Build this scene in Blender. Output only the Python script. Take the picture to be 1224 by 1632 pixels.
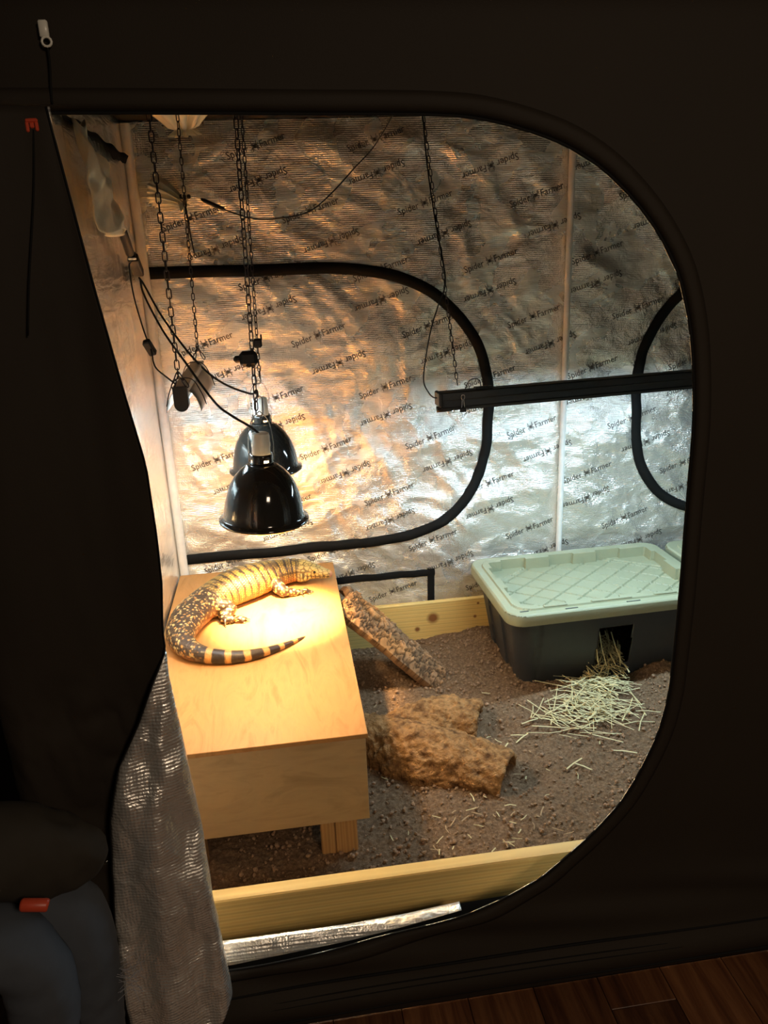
import bpy, bmesh, math, random
import numpy as np
from mathutils import Vector, Matrix

for o in list(bpy.data.objects):
    bpy.data.objects.remove(o)
SC = bpy.context.scene
COL = SC.collection
PI = math.pi
rnd = random.Random(7)
NP = np.random.RandomState(11)

# ------------------------------------------------------------------ camera, world, exposure
def make_camera():
    f_px, yaw, pitch, roll = 1226.0, math.radians(7.2), math.radians(18.7), math.radians(-2.4)
    F = Vector((math.sin(yaw) * math.cos(pitch), math.cos(yaw) * math.cos(pitch), -math.sin(pitch)))
    R = Vector((math.cos(yaw), -math.sin(yaw), 0))
    U = R.cross(F)
    R2 = R * math.cos(roll) + U * math.sin(roll)
    U2 = U * math.cos(roll) - R * math.sin(roll)
    cd = bpy.data.cameras.new('camera')
    cd.sensor_fit = 'VERTICAL'
    cd.sensor_height = 24.0
    cd.sensor_width = 18.0
    cd.lens = f_px / 1632.0 * 24.0
    cd.clip_start = 0.02
    co = bpy.data.objects.new('camera', cd)
    m = Matrix(((R2.x, U2.x, -F.x, 0), (R2.y, U2.y, -F.y, 0), (R2.z, U2.z, -F.z, 1.6), (0, 0, 0, 1)))
    co.matrix_world = m
    COL.objects.link(co)
    SC.camera = co
make_camera()

W = bpy.data.worlds.new('dim_room')
SC.world = W
W.use_nodes = True
W.node_tree.nodes['Background'].inputs[0].default_value = (1.0, 0.82, 0.66, 1)
W.node_tree.nodes['Background'].inputs[1].default_value = 0.007

vs = SC.view_settings
SC.display_settings.display_device = 'sRGB'
vs.view_transform = 'Standard'
vs.look = 'None'
vs.exposure = 1.52
vs.gamma = 1.0
vs.use_curve_mapping = False
cy = SC.cycles
cy.use_denoising = True
cy.max_bounces = 14
cy.diffuse_bounces = 7
cy.glossy_bounces = 10
cy.sample_clamp_indirect = 20.0
cy.blur_glossy = 0.6
cy.caustics_reflective = True
cy.caustics_refractive = False

WARM = (1.0, 0.65, 0.30)
COOL = (0.62, 0.86, 1.0)
# watts of the glow inside the dome, watts of the bulb's forward beam
LAMP_POWER = {'back': (1.2, 135.0), 'front': (4.4, 1.0)}
TUBE_POWER = 5.7
TUBE_POWER_SMALL = 1.7
ROOM_POWER = 7.0

def light(name, kind, loc, power, col, size=0.03, size_y=None, rot=(0, 0, 0), spread=None, parent=None):
    ld = bpy.data.lights.new(name, kind)
    ld.energy = power
    ld.color = col
    if kind == 'AREA':
        ld.shape = 'RECTANGLE'
        ld.size = size
        ld.size_y = size_y
        if spread:
            ld.spread = spread
    else:
        ld.shadow_soft_size = size
    lo = bpy.data.objects.new(name, ld)
    lo.location = loc
    lo.rotation_euler = rot
    COL.objects.link(lo)
    if parent is not None:
        lo.parent = parent
        lo.matrix_parent_inverse = Matrix.Translation(parent.location).inverted()
    return lo

light('room_ceiling_light', 'AREA', (0.9, -1.1, 2.35), ROOM_POWER, (1.0, 0.78, 0.56), 0.5, 0.5, (0.55, 0, 0))

# ------------------------------------------------------------------ numpy noise
def _h(i, j, k, seed):
    i = i.astype(np.int64); j = j.astype(np.int64); k = k.astype(np.int64)
    n = (i * 374761393 + j * 668265263 + k * 1440662683 + seed * 974634777) & 0x7fffffff
    n = (n ^ (n >> 13)) * 1274126177 & 0x7fffffff
    n = (n ^ (n >> 16)) * 1103515245 & 0x7fffffff
    return ((n >> 8) & 0x3fffff) / float(0x3fffff)

def vnoise(P, seed=0):
    P = np.asarray(P, float)
    b = np.floor(P)
    f = P - b
    f = f * f * (3 - 2 * f)
    out = np.zeros(len(P))
    for dx in (0, 1):
        wx = f[:, 0] if dx else 1 - f[:, 0]
        for dy in (0, 1):
            wy = f[:, 1] if dy else 1 - f[:, 1]
            for dz in (0, 1):
                wz = f[:, 2] if dz else 1 - f[:, 2]
                out += wx * wy * wz * _h(b[:, 0] + dx, b[:, 1] + dy, b[:, 2] + dz, seed)
    return out * 2 - 1

def fbm(P, octv=4, seed=0, gain=0.5, lac=2.03):
    P = np.asarray(P, float)
    a, s, tot = 1.0, np.zeros(len(P)), 0
    for o in range(octv):
        s += a * vnoise(P, seed + o)
        tot += a
        a *= gain
        P = P * lac + 17.3
    return s / tot

def ridged(P, octv=4, seed=0, gain=0.5):
    P = np.asarray(P, float)
    a, s, tot = 1.0, np.zeros(len(P)), 0
    for o in range(octv):
        s += a * (1 - np.abs(vnoise(P, seed + o)))
        tot += a
        a *= gain
        P = P * 2.03 + 9.1
    return s / tot

def worley(P, seed=0):
    """F1, F2 and a 0..1 id of the nearest cell."""
    P = np.asarray(P, float)
    b = np.floor(P)
    n = len(P)
    f1 = np.full(n, 9.0); f2 = np.full(n, 9.0); cid = np.zeros(n)
    for dx in (-1, 0, 1):
        for dy in (-1, 0, 1):
            for dz in (-1, 0, 1):
                c = b + np.array([dx, dy, dz])
                q = np.stack([c[:, a] + _h(c[:, 0], c[:, 1], c[:, 2], seed + 31 * a) for a in range(3)], 1)
                d = np.sqrt(((q - P) ** 2).sum(1))
                near = d < f1
                f2 = np.where(near, f1, np.minimum(f2, d))
                cid = np.where(near, _h(c[:, 0], c[:, 1], c[:, 2], seed + 999), cid)
                f1 = np.where(near, d, f1)
    return f1, f2, cid

def v2(x, y, s=1.0, z=0.0):
    x = np.asarray(x, float).ravel(); y = np.asarray(y, float).ravel()
    return np.stack([x * s, y * s, np.full(len(x), z)], 1)

def sstep(a, b, x):
    t = np.clip((x - a) / (b - a), 0, 1)
    return t * t * (3 - 2 * t)

# ------------------------------------------------------------------ materials
MATS = {}
class NT:
    def __init__(s, name):
        s.m = bpy.data.materials.new(name)
        s.m.use_nodes = True
        s.t = s.m.node_tree
        s.b = s.t.nodes['Principled BSDF']
        MATS[name] = s.m
    def n(s, typ, **kw):
        nd = s.t.nodes.new(typ)
        for k, v in kw.items():
            if k.startswith('i_'):
                nd.inputs[k[2:].replace('_', ' ')].default_value = v
            elif k.startswith('x_'):
                nd.inputs[int(k[2:])].default_value = v
            else:
                setattr(nd, k, v)
        return nd
    def l(s, a, b):
        s.t.links.new(a, b)
    def coords(s, kind='Object', scale=(1, 1, 1), rot=(0, 0, 0), loc=(0, 0, 0)):
        tc = s.n('ShaderNodeTexCoord')
        mp = s.n('ShaderNodeMapping')
        mp.inputs['Scale'].default_value = scale
        mp.inputs['Rotation'].default_value = rot
        mp.inputs['Location'].default_value = loc
        s.l(tc.outputs[kind], mp.inputs[0])
        return mp.outputs[0]
    def ramp(s, fac, stops):
        r = s.n('ShaderNodeValToRGB')
        e = r.color_ramp.elements
        while len(e) < len(stops):
            e.new(0.5)
        for el, (p, c) in zip(e, stops):
            el.position = p
            el.color = (*c, 1)
        s.l(fac, r.inputs[0])
        return r.outputs[0]
    def noise(s, vec, scale, detail=4, rough=0.55, dist=0.0):
        n = s.n('ShaderNodeTexNoise')
        n.inputs['Scale'].default_value = scale
        n.inputs['Detail'].default_value = detail
        n.inputs['Roughness'].default_value = rough
        n.inputs['Distortion'].default_value = dist
        s.l(vec, n.inputs['Vector'])
        return n.outputs[0]
    def mix(s, fac, a, b, mode='MIX'):
        m = s.n('ShaderNodeMix', data_type='RGBA', blend_type=mode)
        for sock, v in ((m.inputs[0], fac), (m.inputs[6], a), (m.inputs[7], b)):
            if isinstance(v, (int, float)):
                sock.default_value = v
            elif isinstance(v, tuple):
                sock.default_value = (*v, 1) if len(v) == 3 else v
            else:
                s.l(v, sock)
        return m.outputs[2]
    def math(s, op, a, b=None):
        m = s.n('ShaderNodeMath', operation=op)
        for i, v in enumerate((a, b)):
            if v is None:
                continue
            if isinstance(v, (int, float)):
                m.inputs[i].default_value = v
            else:
                s.l(v, m.inputs[i])
        return m.outputs[0]
    def bump(s, h, strength=0.3, dist=0.01):
        b = s.n('ShaderNodeBump')
        b.inputs['Strength'].default_value = strength
        b.inputs['Distance'].default_value = dist
        s.l(h, b.inputs['Height'])
        s.l(b.outputs[0], s.b.inputs['Normal'])
        return b
    def set(s, **kw):
        for k, v in kw.items():
            sock = s.b.inputs[k.replace('_', ' ')]
            if isinstance(v, (int, float)):
                sock.default_value = v
            elif isinstance(v, tuple):
                sock.default_value = (*v, 1) if len(v) == 3 else v
            else:
                s.l(v, sock)
        return s

def plain(name, col, rough=0.5, metal=0.0, **kw):
    t = NT(name)
    v = t.coords('Object')
    n = t.noise(v, 40, 3)
    c = t.mix(n, tuple(x * 0.86 for x in col), tuple(min(1, x * 1.12) for x in col))
    t.set(Base_Color=c, Roughness=rough, Metallic=metal, **kw)
    return t.m

def mat_silver():
    t = NT('silver_lining')
    v = t.coords('Object')
    w1 = t.n('ShaderNodeTexWave', wave_type='BANDS', bands_direction='Z')
    w1.inputs['Scale'].default_value = 48
    w1.inputs['Distortion'].default_value = 0.25
    w1.inputs['Detail'].default_value = 1
    w2 = t.n('ShaderNodeTexWave', wave_type='BANDS', bands_direction='X')
    w2.inputs['Scale'].default_value = 48
    w2.inputs['Distortion'].default_value = 0.25
    w2.inputs['Detail'].default_value = 1
    t.l(v, w1.inputs['Vector']); t.l(v, w2.inputs['Vector'])
    grid = t.math('ADD', w1.outputs['Fac'], t.math('MULTIPLY', w2.outputs['Fac'], 0.3))
    cr = t.noise(v, 16, 6, 0.62, 1.2)
    cr2 = t.noise(v, 5, 4, 0.55, 0.6)
    h = t.math('ADD', t.math('MULTIPLY', grid, 0.10), t.math('ADD', t.math('MULTIPLY', cr, 1.3), t.math('MULTIPLY', cr2, 1.6)))
    t.bump(h, 0.55, 0.012)
    n = t.noise(v, 3.0, 3)
    t.set(Base_Color=t.mix(n, (0.90, 0.86, 0.79), (0.97, 0.94, 0.88)), Metallic=0.74,
          Roughness=t.math('ADD', t.math('MULTIPLY', cr2, 0.14), 0.20))
    return t.m

def mat_black_cloth():
    t = NT('black_canvas')
    v = t.coords('Object')
    ch = t.n('ShaderNodeTexNoise')
    ch.inputs['Scale'].default_value = 420
    t.l(v, ch.inputs['Vector'])
    n2 = t.noise(v, 3.0, 4)
    h = t.math('ADD', t.math('MULTIPLY', ch.outputs[0], 0.15), n2)
    t.bump(h, 0.25, 0.006)
    t.set(Base_Color=t.mix(n2, (0.021, 0.0155, 0.0105), (0.029, 0.0215, 0.0145)), Roughness=0.72)
    t.set(Specular_IOR_Level=0.25)
    return t.m

def mat_pine(name, a, b, axis=0, knots=()):
    t = NT(name)
    sc = [16, 16, 16]
    sc[axis] = 0.9
    v = t.coords('Object', tuple(sc))
    n = t.noise(v, 1.0, 3, 0.5, 0.5)
    wv = t.n('ShaderNodeTexWave', wave_type='BANDS', bands_direction='Z' if axis != 2 else 'X')
    wv.inputs['Scale'].default_value = 1.1
    wv.inputs['Distortion'].default_value = 7.0
    wv.inputs['Detail'].default_value = 2.5
    wv.inputs['Detail Scale'].default_value = 0.7
    t.l(v, wv.inputs['Vector'])
    fine = [150, 150, 150]; fine[axis] = 4
    fg = t.noise(t.coords('Object', tuple(fine)), 1.0, 3, 0.6)
    c = t.ramp(wv.outputs['Fac'], [(0.0, tuple(x * 0.80 for x in b)), (0.5, a), (1.0, b)])
    c = t.mix(0.35, c, t.mix(n, a, b))
    c = t.mix(t.math('MULTIPLY', fg, 0.25), c, tuple(x * 0.7 for x in b))
    for (kp, kr) in knots:
        vm = t.n('ShaderNodeVectorMath', operation='DISTANCE')
        tc = t.coords('Object', (1.0, 1.0, 1.0))
        t.l(tc, vm.inputs[0])
        vm.inputs[1].default_value = kp
        k = t.n('ShaderNodeMapRange')
        k.inputs[1].default_value = kr * 0.45
        k.inputs[2].default_value = kr
        k.inputs[3].default_value = 0.9
        k.inputs[4].default_value = 0.0
        t.l(vm.outputs['Value'], k.inputs[0])
        c = t.mix(k.outputs[0], c, (0.20, 0.055, 0.012))
    t.bump(t.math('ADD', fg, wv.outputs['Fac']), 0.12, 0.002)
    t.set(Base_Color=c, Roughness=0.55, Specular_IOR_Level=0.35)
    return t.m

def mat_ply(name, a, b, axis='X'):
    t = NT(name)
    sc = (2.2, 9, 9) if axis == 'X' else (9, 2.2, 9)
    v = t.coords('Object', sc)
    n = t.noise(v, 1.6, 5, 0.6, 1.6)
    f = t.noise(t.coords('Object', tuple(x * 9 for x in sc)), 1.0, 3, 0.6)
    big = t.noise(t.coords('Object'), 5.0, 3, 0.5, 0.8)
    c = t.ramp(n, [(0.25, tuple(x * 0.86 for x in b)), (0.48, a), (0.58, tuple(x * 0.93 for x in a)), (0.72, b)])
    c = t.mix(t.math('MULTIPLY', f, 0.3), c, tuple(x * 0.75 for x in b))
    c = t.mix(t.math('MULTIPLY', big, 0.22), c, tuple(x * 0.72 for x in a))
    t.bump(t.math('ADD', n, f), 0.10, 0.002)
    t.set(Base_Color=c, Roughness=0.5, Specular_IOR_Level=0.35)
    return t.m

def mat_soil(name, a, b, scale=60):
    t = NT(name)
    v = t.coords('Object')
    n = t.noise(v, scale, 6, 0.7)
    n2 = t.noise(v, scale * 4.2, 3, 0.6)
    big = t.noise(v, 4.0, 3)
    c = t.ramp(n, [(0.30, tuple(x * 0.5 for x in a)), (0.5, a), (0.72, b)])
    sp = t.ramp(n2, [(0.62, (0, 0, 0)), (0.72, (1, 1, 1))])
    c = t.mix(t.math('MULTIPLY', sp, 0.55), c, tuple(min(1, x * 1.9) for x in b))
    c = t.mix(t.math('MULTIPLY', big, 0.4), c, tuple(x * 0.55 for x in a))
    t.bump(t.math('ADD', n, t.math('MULTIPLY', n2, 0.5)), 0.8, 0.01)
    t.set(Base_Color=c, Roughness=0.95, Specular_IOR_Level=0.15)
    return t.m

def mat_attr(name, rough=0.6, spec=0.3, bump_scale=None, bump_s=0.3, bump_d=0.003):
    """base colour kept per vertex (the pattern of the thing's own skin or bark)"""
    t = NT(name)
    a = t.n('ShaderNodeAttribute', attribute_name='Col')
    v = t.coords('Object')
    n = t.noise(v, 90, 4)
    c = t.mix(n, a.outputs['Color'], t.mix(1.0, a.outputs['Color'], (0.72, 0.68, 0.64), 'MULTIPLY'))
    if bump_scale:
        t.bump(t.noise(v, bump_scale, 4, 0.6), bump_s, bump_d)
    t.set(Base_Color=c, Roughness=rough, Specular_IOR_Level=spec)
    return t.m

def mat_emit(name, col, strength, base=(0.9, 0.9, 0.9)):
    t = NT(name)
    t.set(Base_Color=base, Roughness=0.4, Emission_Color=(*col, 1), Emission_Strength=strength)
    return t.m

def mat_floor():
    t = NT('dark_wood_plank')
    oi = t.n('ShaderNodeObjectInfo')
    tc = t.n('ShaderNodeTexCoord')
    ad = t.n('ShaderNodeVectorMath', operation='ADD')
    sc = t.n('ShaderNodeVectorMath', operation='SCALE')
    sc.inputs[3].default_value = 1.0
    t.l(tc.outputs['Object'], ad.inputs[0])
    cb = t.n('ShaderNodeCombineXYZ')
    t.l(t.math('MULTIPLY', oi.outputs['Random'], 37.0), cb.inputs[0])
    t.l(t.math('MULTIPLY', oi.outputs['Random'], 11.0), cb.inputs[1])
    t.l(cb.outputs[0], ad.inputs[1])
    mp = t.n('ShaderNodeMapping')
    mp.inputs['Scale'].default_value = (22, 1.6, 22)
    t.l(ad.outputs[0], mp.inputs[0])
    n = t.noise(mp.outputs[0], 1.0, 6, 0.65, 1.0)
    mp2 = t.n('ShaderNodeMapping')
    mp2.inputs['Scale'].default_value = (140, 6, 140)
    t.l(ad.outputs[0], mp2.inputs[0])
    f = t.noise(mp2.outputs[0], 1.0, 4, 0.6)
    c = t.ramp(n, [(0.28, (0.030, 0.011, 0.005)), (0.47, (0.115, 0.042, 0.016)), (0.62, (0.20, 0.085, 0.034)), (0.78, (0.085, 0.03, 0.012))])
    c = t.mix(t.math('MULTIPLY', f, 0.5), c, (0.045, 0.016, 0.007))
    v = t.math('ADD', t.math('MULTIPLY', oi.outputs['Random'], 0.7), 0.65)
    hs = t.n('ShaderNodeHueSaturation')
    t.l(v, hs.inputs['Value'])
    t.l(c, hs.inputs['Color'])
    t.bump(t.math('ADD', n, f), 0.15, 0.002)
    t.set(Base_Color=hs.outputs[0], Roughness=0.42)
    return t.m

SILVER = mat_silver()
CANVAS = mat_black_cloth()
M_LETTER = plain('lettering_ink', (0.09, 0.075, 0.06), 0.5, 0.2)
M_ZIP = plain('black_webbing', (0.009, 0.0085, 0.008), 0.75, Specular_IOR_Level=0.15)
M_POLE = plain('white_steel_pole', (0.80, 0.78, 0.74), 0.28)
M_CAST = plain('pale_sleeve', (0.90, 0.82, 0.64), 0.42, 0.35)
M_PINE = mat_pine('pine_board', (0.84, 0.62, 0.23), (0.72, 0.46, 0.14), 0, (((0.531, 2.768, 0.186), 0.03), ((0.466, 2.768, 0.142), 0.014), ((0.719, 2.768, 0.233), 0.007), ((0.706, 2.768, 0.175), 0.009), ((0.443, 2.768, 0.271), 0.006)))
M_LEG = mat_pine('fir_leg', (0.52, 0.31, 0.13), (0.40, 0.21, 0.08), 2)
M_PLYTOP = mat_ply('plywood_top', (0.50, 0.255, 0.085), (0.40, 0.180, 0.050), 'Y')
M_PLY = mat_ply('plywood_side', (0.52, 0.355, 0.18), (0.40, 0.255, 0.12), 'X')
M_SOIL = mat_soil('soil', (0.235, 0.142, 0.080), (0.42, 0.275, 0.168), 110)
M_CLOD = plain('soil_crumb', (0.32, 0.20, 0.12), 0.95)
M_BLACKMETAL = plain('black_metal', (0.016, 0.017, 0.018), 0.42)
M_CHAIN = plain('dark_chain', (0.050, 0.042, 0.045), 0.32, 0.85)
M_CORD = plain('black_rubber', (0.012, 0.011, 0.011), 0.45)
M_CERAMIC = plain('ivory_ceramic', (0.82, 0.79, 0.70), 0.32)
M_STEEL = plain('bright_steel', (0.70, 0.70, 0.70), 0.22, 1.0)
M_WHITE = plain('white_enamel', (0.85, 0.84, 0.80), 0.3)
M_GREYMETAL = plain('grey_aluminium', (0.42, 0.39, 0.35), 0.38, 0.6)
M_RED = plain('red_plastic', (0.62, 0.075, 0.030), 0.4)
M_BULB = mat_emit('lit_bulb', WARM, 8.0)
M_TUBE = mat_emit('lit_tube', COOL, 5.0)
M_STRAWS = plain('straw', (0.62, 0.53, 0.28), 0.6)
M_CHIP = plain('pale_wood_chip', (0.40, 0.27, 0.14), 0.7)
M_TUB = plain('charcoal_plastic', (0.030, 0.033, 0.036), 0.40)
M_DENIM = plain('dark_denim', (0.070, 0.080, 0.098), 0.9)
M_JACKET = plain('dark_jacket', (0.030, 0.024, 0.016), 0.85)
M_SKIN = plain('skin', (0.50, 0.30, 0.21), 0.5)
M_HAIR = plain('dark_hair', (0.03, 0.02, 0.012), 0.6)
M_SHOE = plain('black_shoe', (0.03, 0.03, 0.03), 0.6)
M_FLOOR = mat_floor()

def _shade():
    t = NT('black_enamel')
    v = t.coords('Object')
    n = t.noise(v, 14, 3)
    t.bump(n, 0.08, 0.01)
    t.set(Base_Color=(0.020, 0.017, 0.014), Roughness=0.09)
    t.set(Coat_Weight=0.6, Coat_Roughness=0.05)
    return t.m
M_SHADE = _shade()
def _lid():
    t = NT('sage_plastic')
    v = t.coords('Object')
    n = t.noise(v, 55, 4, 0.6, 1.0)
    n2 = t.noise(v, 9, 3)
    t.bump(n, 0.25, 0.004)
    t.set(Base_Color=t.mix(n2, (0.285, 0.295, 0.19), (0.34, 0.35, 0.225)), Roughness=0.42)
    return t.m
M_LID = _lid()
def _stretch():
    t = NT('wall_film')
    t.set(Base_Color=(0.88, 0.84, 0.77), Metallic=0.78, Roughness=0.27)
    v = t.coords('Object', (2, 2, 12))
    t.bump(t.noise(v, 3, 4, 0.5, 0.5), 0.3, 0.02)
    return t.m

# ------------------------------------------------------------------ object helpers
def empty(name, loc, label=None, cat=None, group=None):
    o = bpy.data.objects.new(name, None)
    o.empty_display_size = 0.05
    o.location = loc
    COL.objects.link(o)
    if label:
        o['label'] = label
    if cat:
        o['category'] = cat
    if group:
        o['group'] = group
    return o

def put(o, parent):
    if parent is not None:
        o.parent = parent
        inv = Matrix.Identity(4)
        p = parent
        off = Vector((0, 0, 0))
        while p is not None:
            off += p.location
            p = p.parent
        o.matrix_parent_inverse = Matrix.Identity(4)
        o.location = o.location - off
    return o

def tag(o, label, cat, group=None, kind=None):
    if label:
        o['label'] = label
    if cat:
        o['category'] = cat
    if group:
        o['group'] = group
    if kind:
        o['kind'] = kind
    return o

def mesh(name, verts, faces, mat, parent=None, smooth=True, loc=(0, 0, 0), col=None, sharp=None):
    """verts in world space; the object's origin is put at loc"""
    v = np.asarray(verts, float).reshape(-1, 3) - np.array(loc)
    me = bpy.data.meshes.new(name)
    me.from_pydata(v.tolist() if len(v) < 400 else v, [], faces)
    for m in (mat if isinstance(mat, (list, tuple)) else [mat]):
        me.materials.append(m)
    if smooth:
        me.polygons.foreach_set('use_smooth', np.ones(len(me.polygons), bool))
        if sharp:
            try:
                me.set_sharp_from_angle(angle=sharp)
            except Exception:
                pass
    if col is not None:
        ca = me.color_attributes.new('Col', 'FLOAT_COLOR', 'POINT')
        c = np.ones((len(v), 4), np.float32)
        c[:, :3] = col
        ca.data.foreach_set('color', c.ravel())
    me.update()
    o = bpy.data.objects.new(name, me)
    o.location = loc
    COL.objects.link(o)
    put(o, parent)
    return o

class Geo:
    def __init__(s):
        s.v = []
        s.f = []
    def add(s, v, f):
        b = len(s.v)
        s.v += [tuple(x) for x in v]
        s.f += [tuple(b + i for i in q) for q in f]
        return s
    def obj(s, name, mat, parent=None, smooth=True, loc=(0, 0, 0), **kw):
        return mesh(name, s.v, s.f, mat, parent, smooth, loc, **kw)

def grid_faces(nu, nv, wrap_u=False, wrap_v=False):
    """vertex index = i*nv + j"""
    i = np.arange(nu if wrap_u else nu - 1)
    j = np.arange(nv if wrap_v else nv - 1)
    I, J = np.meshgrid(i, j, indexing='ij')
    I = I.ravel(); J = J.ravel()
    I2 = (I + 1) % nu; J2 = (J + 1) % nv
    return np.stack([I * nv + J, I2 * nv + J, I2 * nv + J2, I * nv + J2], 1).tolist()

def bevel_box(lo, hi, bev=0.003, seg=1):
    bm = bmesh.new()
    bmesh.ops.create_cube(bm, size=1)
    lo = Vector(lo); hi = Vector(hi)
    for v in bm.verts:
        v.co = Vector(((lo[i] + hi[i]) / 2 + v.co[i] * (hi[i] - lo[i]) for i in range(3)))
    if bev:
        bmesh.ops.bevel(bm, geom=bm.edges[:], offset=bev, segments=seg, affect='EDGES', profile=0.5)
    bm.verts.index_update()
    V = [tuple(v.co) for v in bm.verts]
    Fc = [tuple(v.index for v in f.verts) for f in bm.faces]
    bm.free()
    return V, Fc

def box(name, lo, hi, mat, parent=None, bev=0.003, loc=None, seg=1):
    V, Fc = bevel_box(lo, hi, bev, seg)
    if loc is None:
        loc = tuple((lo[i] + hi[i]) / 2 for i in range(3))
    return mesh(name, V, Fc, mat, parent, False, loc)

def sweep(pts, rad, sides=8, closed=False, squash=(1, 1), up=Vector((0, 0, 1)), caps=True):
    """tube along points; rad number or list; returns verts, faces"""
    P = [Vector(p) for p in pts]
    n = len(P)
    R = [rad] * n if isinstance(rad, (int, float)) else list(rad)
    V, Fc = [], []
    side = None
    for i in range(n):
        if closed:
            t = P[(i + 1) % n] - P[i - 1]
        else:
            t = P[min(i + 1, n - 1)] - P[max(i - 1, 0)]
        t = t.normalized() if t.length > 1e-9 else Vector((0, 0, 1))
        if side is None:
            u = up if abs(t.dot(up)) < 0.95 else Vector((1, 0, 0))
            side = t.cross(u).normalized()
        else:
            side = (side - t * side.dot(t))
            side = side.normalized() if side.length > 1e-9 else t.orthogonal().normalized()
        nn = side.cross(t).normalized()
        for k in range(sides):
            a = 2 * PI * k / sides
            V.append(P[i] + side * (math.cos(a) * R[i] * squash[0]) + nn * (math.sin(a) * R[i] * squash[1]))
    for i in range(n if closed else n - 1):
        i2 = (i + 1) % n
        for k in range(sides):
            k2 = (k + 1) % sides
            Fc.append((i * sides + k, i * sides + k2, i2 * sides + k2, i2 * sides + k))
    if not closed and caps:
        Fc.append(tuple(range(sides))[::-1])
        Fc.append(tuple((n - 1) * sides + k for k in range(sides)))
    return V, Fc

def spline(ctrl, n=40):
    """Catmull-Rom through control rows of any dimension"""
    C = np.asarray(ctrl, float)
    C = np.vstack([2 * C[0] - C[1], C, 2 * C[-1] - C[-2]])
    m = len(C) - 3
    out = []
    for t in np.linspace(0, m - 1e-9, n):
        i = int(t); f = t - i
        p0, p1, p2, p3 = C[i], C[i + 1], C[i + 2], C[i + 3]
        out.append(0.5 * (2 * p1 + (p2 - p0) * f + (2 * p0 - 5 * p1 + 4 * p2 - p3) * f * f + (3 * p1 - p0 - 3 * p2 + p3) * f ** 3))
    return np.array(out)

def tube(name, ctrl, r, mat, parent=None, n=30, sides=8, loc=None):
    P = spline(ctrl, n)
    V, Fc = sweep(P, r, sides)
    return mesh(name, V, Fc, mat, parent, True, tuple(P[0]) if loc is None else loc)

def lathe(prof, c, seg=40, tilt=None):
    """prof: (r, z) rows, open; returns verts, faces about the vertical through c"""
    V = []
    for (r, z) in prof:
        for k in range(seg):
            a = 2 * PI * k / seg
            V.append((c[0] + r * math.cos(a), c[1] + r * math.sin(a), c[2] + z))
    Fc = []
    for i in range(len(prof) - 1):
        for k in range(seg):
            k2 = (k + 1) % seg
            Fc.append((i * seg + k, i * seg + k2, (i + 1) * seg + k2, (i + 1) * seg + k))
    return V, Fc

def solidify(o, th, off=0.0, mo=0):
    m = o.modifiers.new('thickness', 'SOLIDIFY')
    m.thickness = th
    m.offset = off
    m.material_offset = mo
    m.material_offset_rim = 0
    return o

def baked(o):
    """apply the modifiers of o to its mesh"""
    dg = bpy.context.evaluated_depsgraph_get()
    dg.update()
    me = bpy.data.meshes.new_from_object(o.evaluated_get(dg))
    old = o.data
    o.modifiers.clear()
    o.data = me
    return o

def coords_of(me):
    a = np.empty(len(me.vertices) * 3, np.float32)
    me.vertices.foreach_get('co', a)
    return a.reshape(-1, 3).astype(float)

def set_coords(me, a):
    me.vertices.foreach_set('co', np.asarray(a, np.float32).ravel())
    me.update()

def set_col(me, rgb):
    ca = me.color_attributes.get('Col') or me.color_attributes.new('Col', 'FLOAT_COLOR', 'POINT')
    c = np.ones((len(me.vertices), 4), np.float32)
    c[:, :3] = rgb
    ca.data.foreach_set('color', c.ravel())

# ================================================================== the room floor
LX, RX, FY, BY, HZ = -0.445, 2.60, 1.30, 2.83, 2.03
floor = box('floor', (-2.4, -1.6, -0.06), (4.2, 3.6, -0.012), plain('subfloor', (0.02, 0.012, 0.008), 0.8), None, 0)
floor['kind'] = 'structure'
pw = 0.152
k = 0
for i in range(-10, 20):
    y = -1.2 + (abs(i * 5) % 7) * 0.16 - 1.0
    while y < 1.45:
        y2 = y + 1.21
        if y2 > -0.6:
            p = box('plank', (i * pw, max(y, -1.2), -0.012), (i * pw + pw - 0.0015, min(y2 - 0.0015, 1.6), 0.0), M_FLOOR, floor, 0.0012)
        y = y2

wb = box('wall_back', (-2.4, 3.6, -0.06), (4.2, 3.68, 2.6), plain('painted_wall', (0.16, 0.14, 0.12), 0.9), None, 0)
wb['kind'] = 'structure'

# ================================================================== the tent
tent = empty('grow_tent', (1.08, 2.06, 0.0), 'large black fabric grow tent with silver reflective lining and an open D-shaped door', 'tent')

OPEN = [(-0.405, 1.809), (-0.274, 1.807), (-0.104, 1.804), (0.082, 1.8), (0.20, 1.798), (0.266, 1.796), (0.336, 1.79), (0.407, 1.774), (0.48, 1.749),
        (0.545, 1.712), (0.602, 1.663), (0.65, 1.607), (0.69, 1.54), (0.718, 1.454), (0.734, 1.365), (0.743, 1.272), (0.745, 1.176),
        (0.745, 1.063), (0.745, 0.93), (0.742, 0.79), (0.738, 0.702), (0.722, 0.613), (0.687, 0.52), (0.649, 0.448), (0.588, 0.374),
        (0.533, 0.323), (0.477, 0.28), (0.392, 0.243), (0.306, 0.219), (0.179, 0.197), (0.039, 0.18), (-0.098, 0.172), (-0.206, 0.166),
        (-0.405, 0.163)]
OC = (0.17, 1.0)

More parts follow.
